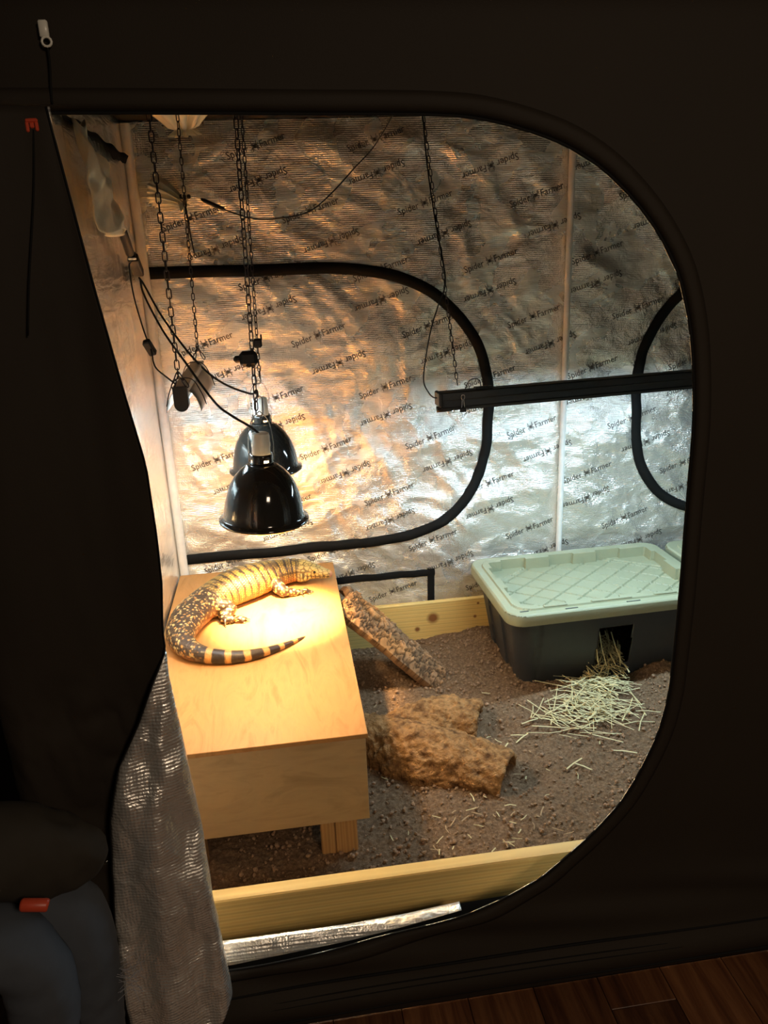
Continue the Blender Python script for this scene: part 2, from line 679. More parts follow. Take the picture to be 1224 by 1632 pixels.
def ray_poly(poly, c, a):
    d = (math.cos(a), math.sin(a))
    best = None
    n = len(poly)
    for i in range(n):
        x1, y1 = poly[i]; x2, y2 = poly[(i + 1) % n]
        ex, ey = x2 - x1, y2 - y1
        den = d[0] * ey - d[1] * ex
        if abs(den) < 1e-12:
            continue
        t = ((x1 - c[0]) * ey - (y1 - c[1]) * ex) / den
        u = ((x1 - c[0]) * d[1] - (y1 - c[1]) * d[0]) / den
        if t > 0 and -1e-9 <= u <= 1 + 1e-9:
            best = t if best is None else min(best, t)
    return best

def front_y(x, z):
    x = np.asarray(x, float); z = np.asarray(z, float)
    y = 1.30 - 0.040 * sstep(0.35, 0.0, z) - 0.022 * np.exp(-((z - 0.06) / 0.035) ** 2)
    y = y - 0.016 * np.exp(-((z - 1.985) / 0.03) ** 2)
    q = np.stack([x * 1.1, z * 1.6, 0 * x], -1).reshape(-1, 3)
    w = fbm(q, 3, 50).reshape(x.shape) * 0.016 * sstep(0.02, 0.2, z)
    fold = 0.006 * np.sin((z + 0.17 * (x - 0.4)) * 55) * np.exp(-((z - 0.15 - 0.05 * x) / 0.05) ** 2)
    return y + w + fold

RECT = [(LX, 0.004), (RX, 0.004), (RX, HZ), (LX, HZ)]
angs = sorted(set([2 * PI * k / 360 - PI for k in range(360)] + [math.atan2(p[1] - OC[1], p[0] - OC[0]) for p in RECT]
                  + [math.atan2(p[1] - OC[1], p[0] - OC[0]) for p in (OPEN[0], OPEN[-1])]))
ri = np.array([ray_poly(OPEN, OC, a) for a in angs])
ro = np.array([ray_poly(RECT, OC, a) for a in angs])
A = np.array(angs)
M = 44
tt = np.linspace(0, 1, M) ** 1.25
Rr = ri[:, None] + (ro - ri)[:, None] * tt[None, :]
Xf = OC[0] + np.cos(A)[:, None] * Rr
Zf = OC[1] + np.sin(A)[:, None] * Rr
Yf = front_y(Xf, Zf)
front = mesh('front_panel', np.stack([Xf, Yf, Zf], -1).reshape(-1, 3), grid_faces(len(angs), M, True, False), [SILVER, CANVAS], tent, True, (1.08, FY, 1.0))
solidify(front, 0.0016, 0.0, 1)

# zipper strip and piping round the door opening
def offset_curve(C, d):
    C = np.asarray(C, float)
    t = np.gradient(C, axis=0)
    t /= np.linalg.norm(t, axis=1)[:, None]
    return C + np.stack([-t[:, 1], t[:, 0]], 1) * d
oc = spline(OPEN, 220)
def ribbon_on_front(name, d0, d1, yo, mat):
    a = offset_curve(oc, d0); b = offset_curve(oc, (d0 * 2 + d1) / 3); c = offset_curve(oc, (d0 + d1 * 2) / 3); e = offset_curve(oc, d1)
    rows = np.stack([a, b, c, e], 1)
    yy = front_y(rows[:, :, 0], rows[:, :, 1]) - np.array([0.001, yo, yo, 0.001])
    V = np.stack([rows[:, :, 0], yy, rows[:, :, 1]], -1).reshape(-1, 3)
    return solidify(mesh(name, V, grid_faces(len(a), 4), mat, front, True, (0.7, 1.3, 1.0)), 0.0012)
ribbon_on_front('zipper_strip', 0.004, 0.034, 0.005, CANVAS)
V, Fc = sweep([(p[0], float(front_y(np.array([p[0]]), np.array([p[1]]))[0]), p[1]) for p in offset_curve(oc, 0.0015)], 0.0026, 6)
mesh('edge_piping', V, Fc, M_ZIP, front, True, (0.7, 1.3, 1.0))

# silver lip of the lining turned up behind the bottom edge of the door
lx = np.linspace(-0.33, 0.30, 60)
lipV = []
for x in lx:
    z0 = np.interp(x, [-0.4, -0.206, -0.098, 0.039, 0.179, 0.306], [0.158, 0.160, 0.168, 0.178, 0.197, 0.219])
    hgt = np.interp(x, [-0.33, -0.21, 0.0, 0.17, 0.30], [0.05, 0.046, 0.028, 0.012, 0.002])
    for j in range(5):
        f = j / 4
        lipV.append((x, 1.300 + 0.022 * f + 0.006 * math.sin(f * PI) * -1, z0 - 0.004 + hgt * f))
solidify(mesh('lining_lip', lipV, grid_faces(60, 5), SILVER, front, True, (0, 1.3, 0.18)), 0.0012)

# piping ridge along the foot of the front
xs = np.linspace(LX, RX, 120)
for zz, rr in ((0.105, 0.0035), (0.03, 0.003), (0.085, 0.0015), (0.075, 0.0012)):
    V, Fc = sweep([(x, float(front_y(np.array([x]), np.array([zz]))[0]) - 0.001, zz + 0.004 * math.sin(x * 5)) for x in xs], rr, 6)
    mesh('hem_piping', V, Fc, M_ZIP, front, True, (1.0, 1.3, zz))

# buckle and cord for tying the rolled door, zipper pull
g = Geo()
g.add(*bevel_box((-0.2945, 1.283, 1.902), (-0.2815, 1.291, 1.924), 0.002))
ring = [(-0.286 + 0.0065 * math.cos(a), 1.285, 1.897 + 0.006 * math.sin(a)) for a in np.linspace(0, 2 * PI, 13)[:-1]]
g.add(*sweep(ring, 0.0018, 6, True))
g.obj('buckle', M_CERAMIC, front, True, (-0.288, 1.287, 1.91))
tube('tie_cord', [(-0.286, 1.286, 1.895), (-0.287, 1.287, 1.87), (-0.291, 1.288, 1.84), (-0.293, 1.289, 1.82)], 0.0016, M_ZIP, front, 12, 6)
g = Geo()
g.add(*bevel_box((-0.332, 1.276, 1.794), (-0.314, 1.282, 1.800), 0.002))
g.add(*bevel_box((-0.332, 1.276, 1.782), (-0.327, 1.282, 1.796), 0.0015))
g.add(*bevel_box((-0.319, 1.276, 1.783), (-0.314, 1.282, 1.796), 0.0015))
g.add(*bevel_box((-0.326, 1.276, 1.787), (-0.320, 1.282, 1.795), 0.0015))
zp = g.obj('zipper_pull', M_RED, front, False, (-0.323, 1.279, 1.79))
zp['label'] = 'orange red zipper pull'
tube('pull_cord', [(-0.322, 1.279, 1.785), (-0.335, 1.272, 1.70), (-0.36, 1.262, 1.58), (-0.375, 1.258, 1.50)], 0.0014, M_ZIP, front, 14, 6)

# ---- door flap: black outside towards the room, lower part folded over to show the lining
EZ = [(1.815, -0.299), (1.75, -0.292), (1.58, -0.274), (1.404, -0.252), (1.276, -0.234), (1.152, -0.233), (1.06, -0.236), (0.97, -0.246), (0.883, -0.246), (0.70, -0.233), (0.474, -0.221), (0.30, -0.214), (0.153, -0.206), (0.06, -0.206)]
EZ = EZ[::-1]
ez = [e[0] for e in EZ]; exx = [e[1] for e in EZ]
zs = np.concatenate([np.linspace(1.815, 0.95, 70), np.linspace(0.94, 0.115, 110)])
NU = 90
flap = np.zeros((len(zs), NU, 3))
for i, z in enumerate(zs):
    ex = np.interp(z, ez, exx)
    ret = float(np.interp(z, [0.09, 0.40, 0.62, 0.718, 0.80, 0.883, 0.93, 2.0], [0.175, 0.160, 0.132, 0.104, 0.056, 0.016, 0.0, 0.0]))
    r = float(np.interp(z, [0.09, 0.5, 0.88, 0.93], [0.030, 0.024, 0.010, 0.0012]))
    yb = 1.287 - 0.018 * sstep(0.5, 0.05, z)
    pts = [(-0.43, 1.296), (-0.50, 1.265), (-0.535, 1.245), (-0.50, 1.235), (-0.43, 1.25), (-0.36, yb - 0.012), (-0.30, yb), (ex - r, yb)]
    pts = [tuple(q) for q in spline(pts, 34)]
    if ret > 0:
        for a in np.linspace(PI / 2, -PI / 2, 13)[1:]:
            pts.append((ex - r + r * math.cos(a), yb - r + r * math.sin(a)))
        for t in np.linspace(0, 1, 24)[1:]:
            pts.append((ex - r - ret * t, yb - 2 * r - 0.020 * math.sin(t * 2.6) * min(1, ret * 8) + 0.006 * math.sin(t * 9 + z * 4) * min(1, ret * 8)))
    q = np.array(pts)
    d = np.concatenate([[0], np.cumsum(np.linalg.norm(np.diff(q, axis=0), axis=1))])
    s = np.linspace(0, d[-1], NU)
    flap[i, :, 0] = np.interp(s, d, q[:, 0])
    flap[i, :, 1] = np.interp(s, d, q[:, 1])
    zb = z + (0.010 * np.sin(np.linspace(0, 5, NU)) if z < 0.5 else 0)
    bot = sstep(0.30, 0.09, z)
    xr = flap[i, :, 0]
    zb = zb - bot * 0.04 * np.exp(-((xr + 0.30) / 0.07) ** 2) + bot * 0.035 * sstep(-0.235, -0.205, xr)
    flap[i, :, 2] = zb
fv = flap.reshape(-1, 3)
q = np.stack([fv[:, 0] * 9, fv[:, 1] * 9, fv[:, 2] * 1.6], 1)
cr = 1.3 * fbm(np.stack([fv[:, 0] * 16, fv[:, 1] * 16, fv[:, 2] * 7], 1), 4, 21) * 0.010 + (ridged(np.stack([fv[:, 0] * 12, fv[:, 1] * 12, fv[:, 2] * 5], 1), 3, 33) - 0.6) * 0.024
low = sstep(0.95, 0.8, fv[:, 2])
fv[:, 1] += fbm(q, 3, 5) * 0.012 * (1 - 0.5 * low) + cr * low
flap_o = mesh('door_flap', fv, grid_faces(len(zs), NU), [CANVAS, SILVER], tent, True, (-0.35, 1.28, 1.0))
solidify(flap_o, 0.0016, 0.0, 1)
# zipper tape along the free edge of the flap
ed = fv.reshape(len(zs), NU, 3)[:, -1, :]
V, Fc = sweep(ed[::2] + np.array([0, -0.001, 0]), 0.0018, 6)
mesh('zipper_tape', V, Fc, M_ZIP, flap_o, True, (-0.3, 1.28, 1.0))

# ---- inner panels
def wall_off(x, z, seed, amp=1.0):
    """depth of the lining's folds at (x, z), towards the inside"""
    x = np.asarray(x, float); z = np.asarray(z, float)
    sh = x.shape
    X = x.ravel(); Z = z.ravel()
    P = np.stack([X, Z, np.zeros_like(X)], 1)
    warp = fbm(P * 2.2, 3, seed + 3) * 0.35
    big = fbm(np.stack([X * 1.3 + warp, Z * 1.9 + warp, 0 * X], 1), 3, seed) * 0.020
    rd = (ridged(np.stack([X * 3.1 + warp * 2, Z * 4.3 - warp * 2, 0 * X], 1), 4, seed + 7, 0.55) - 0.62)
    diag = (ridged(np.stack([(X + Z * 0.8) * 5.2 + warp * 3, (Z - X * 0.8) * 1.7, 0 * X + 3], 1), 3, seed + 13) - 0.6)
    h = big + rd * 0.034 + diag * 0.020
    return (h * amp).reshape(sh)

def back_y(x, z):
    x = np.asarray(x, float); z = np.asarray(z, float)
    edge = sstep(0.0, 0.10, x - LX) * sstep(0.0, 0.10, RX - x) * sstep(2.03, 1.93, z) * sstep(0.0, 0.1, z)
    pole = 1 - 0.75 * np.exp(-((x - 1.066) / 0.05) ** 2)
    low = 0.25 + 0.75 * sstep(0.24, 0.36, z)
    return BY - (0.008 + wall_off(x, z, 101)) * edge * pole * low

nx, nz = 420, 290
gx = np.linspace(LX, RX, nx)
gx = LX + (RX - LX) * np.linspace(0, 1, nx) ** 1.25
gz = np.linspace(0.004, HZ, nz)
GX, GZ = np.meshgrid(gx, gz, indexing='ij')
back = mesh('back_panel', np.stack([GX, back_y(GX, GZ), GZ], -1).reshape(-1, 3), grid_faces(nx, nz), [SILVER, CANVAS], tent, True, (1.08, BY, 1.0))
solidify(back, 0.0016, 0.0, 1)

def side_panel(name, x, sgn, seed, mat=SILVER):
    ny, nz2 = 120, 160
    Yg, Zg = np.meshgrid(np.linspace(FY + 0.005, BY, ny), np.linspace(0.004, HZ, nz2), indexing='ij')
    ed_ = sstep(0, 0.08, Yg - FY) * sstep(0, 0.08, BY - Yg) * sstep(2.03, 1.95, Zg) * sstep(0, 0.1, Zg)
    Xg = x + sgn * np.where(Zg < 0.55, np.minimum(0.002, 0.15 * wall_off(Yg * 2.2, Zg * 0.5, seed)), 0.004 + 0.30 * wall_off(Yg * 2.2, Zg * 0.5, seed) * sstep(0.55, 0.75, Zg) - 0.002 * sstep(0.75, 0.55, Zg)) * ed_
    o = mesh(name, np.stack([Xg, Yg, Zg], -1).reshape(-1, 3), grid_faces(ny, nz2), [mat, CANVAS], tent, True, (x, 2.06, 1.0))
    return solidify(o, 0.0016, 0.0, 1)
FILM = _stretch()
left = side_panel('end_panel', LX, 1, 301, FILM)
right = side_panel('end_panel', RX, -1, 401)
Xg, Yg = np.meshgrid(np.linspace(LX, RX, 120), np.linspace(FY, BY, 70), indexing='ij')
roof = mesh('roof_panel', np.stack([Xg, Yg, HZ - 0.4 * wall_off(Xg, Yg, 77) * sstep(0, .1, Xg - LX) * sstep(0, .1, RX - Xg) * sstep(0, .1, Yg - FY) * sstep(0, .1, BY - Yg)], -1).reshape(-1, 3), grid_faces(120, 70), [SILVER, CANVAS], tent, True, (1.08, 2.06, HZ))
solidify(roof, 0.0016, 0.0, 1)

# floor tray with a low black rim behind the door sill
g = Geo()
g.add(*bevel_box((LX + 0.012, 1.345, 0.004), (RX - 0.012, BY - 0.012, 0.012), 0.001))
tv = []
for x in np.linspace(LX + 0.012, RX - 0.012, 80):
    zt = 0.148 + 0.010 * math.sin(x * 6.0) * 0.3 + 0.014 * float(sstep(0.15, 0.45, x))
    for f in (0, 0.35, 0.7, 1.0):
        tv.append((x, 1.372 - 0.008 * math.sin(f * 3), 0.006 + (zt - 0.006) * f))
g.add(tv, grid_faces(80, 4))
g.obj('floor_tray', M_ZIP, tent, True, (1.08, 2.0, 0.01))

# poles
def pole(p, q, r, name='pole'):
    V, Fc = sweep([p, tuple((Vector(p) + Vector(q)) / 2), q], r, 16)
    return mesh(name, V, Fc, M_POLE, tent, True, tuple((Vector(p) + Vector(q)) / 2), sharp=0.9)
pole((LX + 0.018, BY - 0.020, 0.012), (LX + 0.018, BY - 0.020, HZ - 0.012), 0.0165)
pole((RX - 0.018, BY - 0.020, 0.012), (RX - 0.018, BY - 0.020, HZ - 0.012), 0.0165)
pole((1.066, BY - 0.024, 0.012), (1.066, BY - 0.024, HZ - 0.012), 0.0115)
pole((RX - 0.018, FY + 0.03, 0.012), (RX - 0.018, FY + 0.03, HZ - 0.012), 0.0165)
pole((LX + 0.018, FY + 0.045, 0.012), (LX + 0.018, FY + 0.045, HZ - 0.012), 0.0165)
pole((1.082, FY + 0.04, 0.012), (1.082, FY + 0.04, HZ - 0.012), 0.0115)
for yy in (1.885, 2.35):
    pole((LX + 0.01, yy, 2.000), (RX - 0.01, yy, 2.000), 0.0115, 'crossbar')

# window zips on the back panel
def band_on_back(ctrl, w, name, n=150, closed=False):
    C = spline(ctrl, n)
    rows = []
    for d in (-w / 2, -w / 2 * 0.92, 0, w / 2 * 0.92, w / 2):
        rows.append(offset_curve(C, d))
    Rw = np.stack(rows, 1)
    lift = np.array([0.001, 0.009, 0.011, 0.009, 0.001])
    V = np.stack([Rw[:, :, 0], back_y(Rw[:, :, 0], Rw[:, :, 1]) - lift, Rw[:, :, 1]], -1).reshape(-1, 3)
    return mesh(name, V, grid_faces(n, 5), M_ZIP, back, True, (0.5, BY, 1.0))
WIN = [(-0.424, 1.561), (-0.22, 1.559), (-0.007, 1.555), (0.189, 1.553), (0.343, 1.536), (0.454, 1.508), (0.567, 1.451), (0.67, 1.356), (0.74, 1.244),
       (0.772, 1.116), (0.773, 0.984), (0.76, 0.837), (0.715, 0.714), (0.626, 0.609), (0.498, 0.547), (0.322, 0.521), (0.074, 0.515), (-0.169, 0.512), (-0.425, 0.507)]
band_on_back(WIN, 0.040, 'window_zipper')
band_on_back([(2.58, 1.50)] + [(2.17 - p[0] - 0.035, p[1] + 0.0) for p in WIN[3:16]] + [(2.58, 0.51)], 0.040, 'window_zipper')
# vent with black hook-and-loop edging, low on the back panel
g = Geo()
for (a, b, w) in (((-0.12, 0.365), (0.552, 0.365), 0.030), ((0.537, 0.385), (0.537, 0.13), 0.028)):
    C = np.array([np.array(a) + (np.array(b) - np.array(a)) * t for t in np.linspace(0, 1, 40)])
    lo_, hi_ = offset_curve(C, -w / 2), offset_curve(C, w / 2)
    Rw = np.stack([lo_, (lo_ + hi_) / 2, hi_], 1)
    V = np.stack([Rw[:, :, 0], back_y(Rw[:, :, 0], Rw[:, :, 1]) - np.array([0.003, 0.008, 0.003]), Rw[:, :, 1]], -1).reshape(-1, 3)
    g.add(V, grid_faces(40, 3))
g.obj('vent_edging', M_ZIP, back, True, (0.3, BY, 0.3))

# printed lettering on the lining, upright and turned round by turns, running uphill
def letter_mesh():
    g = Geo()
    cu = bpy.data.curves.new('lettering', 'FONT')
    dg = bpy.context.evaluated_depsgraph_get()
    for body, x0 in (('Spider', 0.0), ('Farmer', 3.86)):
        cu.body = body
        cu.size = 1.0
        cu.resolution_u = 2
        cu.offset = 0.002
        o = bpy.data.objects.new('lettering_tmp', cu)
        COL.objects.link(o)
        bpy.context.view_layer.update()
        me = bpy.data.meshes.new_from_object(o)
        g.add([(v.co.x + x0, v.co.y, 0) for v in me.vertices], [tuple(p.vertices) for p in me.polygons])
        COL.objects.unlink(o)
        bpy.data.objects.remove(o)
        bpy.data.meshes.remove(me)
    # little eight-legged emblem between the words
    cx, cyy = 3.32, 0.30
    g.add([(cx + 0.13 * math.cos(a), cyy + 0.2 * math.sin(a), 0) for a in np.linspace(0, 2 * PI, 9)[:-1]], [tuple(range(8))])
    for s in (-1, 1):
        for kx, (ax, az, bx, bz) in enumerate(((0.24, 0.22, 0.30, 0.50), (0.30, 0.10, 0.40, 0.26), (0.30, -0.04, 0.40, -0.22), (0.22, -0.14, 0.28, -0.42))):
            p = [Vector((cx, cyy + az * 0.3, 0)), Vector((cx + s * ax, cyy + az, 0)), Vector((cx + s * bx, cyy + bz, 0))]
            for a, b in ((p[0], p[1]), (p[1], p[2])):
                t = (b - a).normalized(); nn = Vector((-t.y, t.x, 0)) * 0.035
                g.add([a - nn, b - nn, b + nn, a + nn], [(0, 1, 2, 3)])
    v = np.array(g.v)
    v[:, 0] -= v[:, 0].max() / 2
    v[:, 1] -= 0.3
    return v, g.f
LV, LF = letter_mesh()
LW = LV[:, 0].max() * 2
def lettering(cx, cz, flip, parent, yfun, width=0.205, ang=0.30):
    s = width / LW
    a = ang + (PI if flip else 0)
    X = LV[:, 0] * s; Z = LV[:, 1] * s * 1.12
    x = cx + X * math.cos(a) - Z * math.sin(a)
    z = cz + X * math.sin(a) + Z * math.cos(a)
    y = yfun(x, z)
    return mesh('lettering', np.stack([x, y - 0.0022, z], 1), LF, M_LETTER, parent, False, (cx, BY, cz))
row = 0
zc = 0.30
for row in range(17):
    zc = 0.27 + row * 0.104
    x = -0.42 + (row % 4) * 0.083 + (0.15 if row % 2 else 0)
    while x < 1.95:
        if not (abs(x - 1.085) < 0.05) and -0.40 < x:
            zz = zc + (x + 0.4) * 0.03
            if 0.2 < zz < 1.96:
                lettering(x, zz, row % 2 == 1, back, back_y)
        x += 0.40

# gathered duct sleeves
def duct_sleeve(name, base, axis, length, r0, r1, parent, seed, tip=None, mat=M_CAST, bend=(0, 0, -0.02)):
    ax = Vector(axis).normalized()
    s1 = ax.orthogonal().normalized(); s2 = ax.cross(s1)
    V = []
    n, m = 16, 72
    for i in range(n):
        f = i / (n - 1)
        r = r0 + (r1 - r0) * (f ** 0.6)
        if f > 0.86:
            r = r1 * (1 + (f - 0.86) * 7)
        c = Vector(base) + ax * (length * f) + Vector(bend) * (f * f)
        for k in range(m):
            a = 2 * PI * k / m
            pl = 1 + (0.16 + 0.25 * f) * math.sin(a * 9 + seed + f * 1.2) * min(1, f * 3 + 0.15) + 0.07 * math.sin(a * 17 + seed * 3)
            V.append(c + s1 * (math.cos(a) * r * pl) + s2 * (math.sin(a) * r * pl))
    o = mesh(name, V, grid_faces(n, m, False, True), mat, parent, True, tuple(base))
    return solidify(o, 0.001)
ds = duct_sleeve('duct_sleeve', (-0.352, BY - 0.035, 1.815), (0.86, -0.48, -0.22), 0.105, 0.050, 0.011, back, 1.0)
tube('drawstring', [(-0.262, 2.745, 1.795), (-0.257, 2.74, 1.74), (-0.254, 2.74, 1.68), (-0.248, 2.742, 1.612)], 0.0022, M_CORD, back, 16, 6)
g = Geo()
g.add(*bevel_box((-0.275, 2.732, 1.783), (-0.255, 2.752, 1.800), 0.003))
g.add(*bevel_box((-0.252, 2.735, 1.786), (-0.240, 2.749, 1.799), 0.003))
g.obj('cord_lock', M_CORD, back, False, (-0.26, 2.74, 1.79))
duct_sleeve('duct_sleeve', (-0.215, 2.44, HZ - 0.008), (0.05, 0.25, -0.9), 0.070, 0.135, 0.018, roof, 2.2)
g = Geo()
g.add(*bevel_box((-0.225, 2.448, 1.945), (-0.197, 2.471, 1.970), 0.004))
g.add(*bevel_box((-0.211, 2.453, 1.928), (-0.197, 2.467, 1.946), 0.003))
g.obj('cord_lock', M_CORD, roof, False, (-0.235, 2.435, 1.93))
# the long limp sleeve on the left panel, drawn over the extension lead
n, m = 40, 64
zr = np.linspace(1.908, 1.676, n)
cyr = np.interp(zr, [1.676, 1.74, 1.80, 1.87, 1.908], [2.180, 2.165, 2.110, 2.065, 2.045])
hwr = np.interp(zr, [1.676, 1.74, 1.80, 1.87, 1.908], [0.138, 0.138, 0.098, 0.055, 0.018])
an = np.arange(m) * 2 * PI / m
SY_ = cyr[:, None] + hwr[:, None] * np.cos(an)[None]
SX_ = np.full((n, m), LX + 0.030) + (0.016 * np.sin(an))[None]
SZ_ = np.repeat(zr[:, None], m, 1) + 0.010 * np.sin(an * 2)[None]
rq = np.stack([SY_.ravel() * 6 + SZ_.ravel() * 4, SZ_.ravel() * 5 - SY_.ravel() * 4, SX_.ravel() * 4], 1)
SX_ += ((ridged(rq, 3, 44, 0.45) - 0.55) * 0.070).reshape(n, m) * np.minimum(1, hwr / 0.06)[:, None]
SX_ = np.maximum(SX_, LX + 0.014 + 0.003 * (np.sin(an) > 0)[None])
solidify(mesh('duct_sleeve', np.stack([SX_, SY_, SZ_], -1).reshape(-1, 3), grid_faces(n, m, False, True), M_CAST, left, True, (LX, 2.15, 1.8)), 0.001)
# torn black strip under the eave of the left panel
tv = []
ys = np.linspace(1.75, 2.79, 120)
nj = fbm(v2(ys * 22, ys * 0), 3, 9)
for i, y in enumerate(ys):
    top = 1.925 + 0.004 * math.sin(y * 30)
    dep = float(np.interp(y, [1.75, 2.1, 2.5, 2.7, 2.79], [0.010, 0.024, 0.036, 0.036, 0.006])) * (1 + 0.5 * nj[i])
    for f in (0, 0.5, 1):
        tv.append((LX + 0.012 + 0.008 * f, y, top - dep * f))
solidify(mesh('torn_strip', tv, grid_faces(120, 3), M_ZIP, left, True, (LX, 2.3, 1.92)), 0.001)

# ================================================================== wooden frame round the soil
frame = empty('wooden_frame', (1.08, 2.1, 0.014), 'low pine board frame holding in the soil inside the tent', 'frame')
g_ = 0.014
box('board', (LX + 0.0145, 1.398, g_), (RX - 0.0145, 1.436, 0.236), M_PINE, frame, 0.003, (0, 0, 0))
bb = box('board', (LX + 0.036, 2.768, g_), (RX - 0.036, 2.791, 0.256), M_PINE, frame, 0.003, (0, 0, 0))
bb['label'] = 'knotty back board'
box('board', (LX + 0.0145, 1.4365, g_), (LX + 0.0525, 2.7675, 0.190), M_PINE, frame, 0.003, (0, 0, 0))
box('board', (RX - 0.0525, 1.4365, g_), (RX - 0.0145, 2.7675, 0.190), M_PINE, frame, 0.003, (0, 0, 0))

# ================================================================== soil
LOG_A0, LOG_A1 = (0.13, 2.15), (0.555, 1.835)
def soil_z(x, y):
    x = np.asarray(x, float); y = np.asarray(y, float)
    z = 0.108 + 0.010 * fbm(v2(x, y, 3.0), 3, 61).reshape(x.shape)
    bump = lambda cx, cy, sx, sy, h: h * np.exp(-((x - cx) / sx) ** 2 - ((y - cy) / sy) ** 2)
    z = z + bump(1.27, 2.30, 0.09, 0.09, 0.055) + bump(0.80, 2.36, 0.17, 0.15, 0.034) + bump(0.72, 2.66, 0.09, 0.14, 0.030)
    z = z + bump(1.0, 2.22, 0.16, 0.06, 0.018) + bump(0.42, 2.18, 0.30, 0.08, 0.012)
    z = z - bump(0.64, 1.83, 0.07, 0.06, 0.028) - bump(0.62, 2.10, 0.06, 0.045, 0.030) - 0.030 * sstep(2.62, 2.76, y) * sstep(0.62, 0.35, x)
    z = z + 0.010 * sstep(0.25, 0.45, x) * sstep(2.0, 1.6, y) - 0.006 * sstep(0.3, 0.0, x)
    return z
def soil_detail(x, y):
    P = v2(x, y, 1.0)
    f1, f2, cid = worley(P * 42, 5)
    g1, g2, c2 = worley(P * 95, 8)
    lump = np.clip(1 - f1 * 1.5, 0, 1) * (cid > 0.45)
    lump2 = np.clip(1 - g1 * 1.5, 0, 1) * (c2 > 0.35)
    zone = sstep(0.2, 0.9, x.ravel())
    return (0.006 * fbm(P * 14, 3, 71) + 0.004 * fbm(P * 60, 3, 72) + 0.006 * lump * (0.6 + 0.6 * zone) + 0.005 * lump2)
sx = np.concatenate([np.linspace(LX + 0.053, -0.2, 40)[:-1], np.linspace(-0.2, 1.32, 400), np.linspace(1.32, RX - 0.053, 90)[1:]])
sy = np.linspace(1.4365, 2.7675, 350)
SX, SY = np.meshgrid(sx, sy, indexing='ij')
SZ = soil_z(SX, SY) + soil_detail(SX, SY).reshape(SX.shape)
soil = mesh('soil', np.stack([SX, SY, SZ], -1).reshape(-1, 3), grid_faces(len(sx), len(sy)), M_SOIL, None, True)
tag(soil, 'dark brown loose soil covering the floor inside the tent', 'soil', None, 'stuff')

def blob(c, r, sq=(1, 1, 1), seed=0):
    t = (1 + 5 ** 0.5) / 2
    vv = [(-1, t, 0), (1, t, 0), (-1, -t, 0), (1, -t, 0), (0, -1, t), (0, 1, t), (0, -1, -t), (0, 1, -t), (t, 0, -1), (t, 0, 1), (-t, 0, -1), (-t, 0, 1)]
    ff = [(0, 11, 5), (0, 5, 1), (0, 1, 7), (0, 7, 10), (0, 10, 11), (1, 5, 9), (5, 11, 4), (11, 10, 2), (10, 7, 6), (7, 1, 8), (3, 9, 4), (3, 4, 2), (3, 2, 6), (3, 6, 8), (3, 8, 9), (4, 9, 5), (2, 4, 11), (6, 2, 10), (8, 6, 7), (9, 8, 1)]
    R = np.array(Matrix.Rotation(rnd.random() * 6.28, 3, Vector((rnd.random() - .5, rnd.random() - .5, rnd.random() - .5)).normalized()))
    v = np.array(vv) / 1.9 * np.array([[1 + 0.5 * (rnd.random() - 0.5)] for _ in vv]) * np.array(sq) * r
    return v @ R.T + np.array(c), ff
g = Geo()
cx = NP.uniform(-0.25, 1.30, 7000); cyy = NP.uniform(1.445, 2.75, 7000)
cz = soil_z(cx, cyy)
for x, y, z in zip(cx, cyy, cz):
    r = 0.0015 + 0.0065 * rnd.random() ** 3
    v, ff = blob((x, y, z + r * 0.6 + 0.003), r, (1, 0.8, 0.7))
    g.add(v, ff)
cl = g.obj('soil_crumbs', M_CLOD, soil, False)
cl['kind'] = 'stuff'

# ================================================================== plywood platform
PT = 0.470
plat = empty('basking_platform', (-0.15, 2.2, 0.12), 'plywood basking platform with the lizard lying on its top', 'platform')
pt = box('top_panel', (-0.437, 1.626, PT - 0.013), (0.142, 2.766, PT), M_PLYTOP, plat, 0.0012, (0, 0, 0))
pf = box('front_panel', (-0.428, 1.634, 0.208), (0.136, 1.647, PT - 0.0132), M_PLY, plat, 0.0012, (0, 0, 0))
box('side_panel', (0.123, 1.6475, 0.208), (0.136, 2.758, PT - 0.0132), M_PLY, plat, 0.0012, (0, 0, 0))
box('side_panel', (-0.426, 1.6475, 0.208), (-0.413, 2.758, PT - 0.0132), M_PLY, plat, 0.0012, (0, 0, 0))
for lx_ in (0.006, -0.386):
    for ly in (1.650, 2.70):
        g = Geo()
        g.add(*bevel_box((lx_, ly, 0.085), (lx_ + 0.038, ly + 0.05, PT - 0.02), 0.003))
        g.add(*bevel_box((lx_ + 0.039, ly, 0.085), (lx_ + 0.097, ly + 0.04, PT - 0.02), 0.003))
        g.obj('leg', M_LEG, plat, False, (lx_, ly, 0.0))

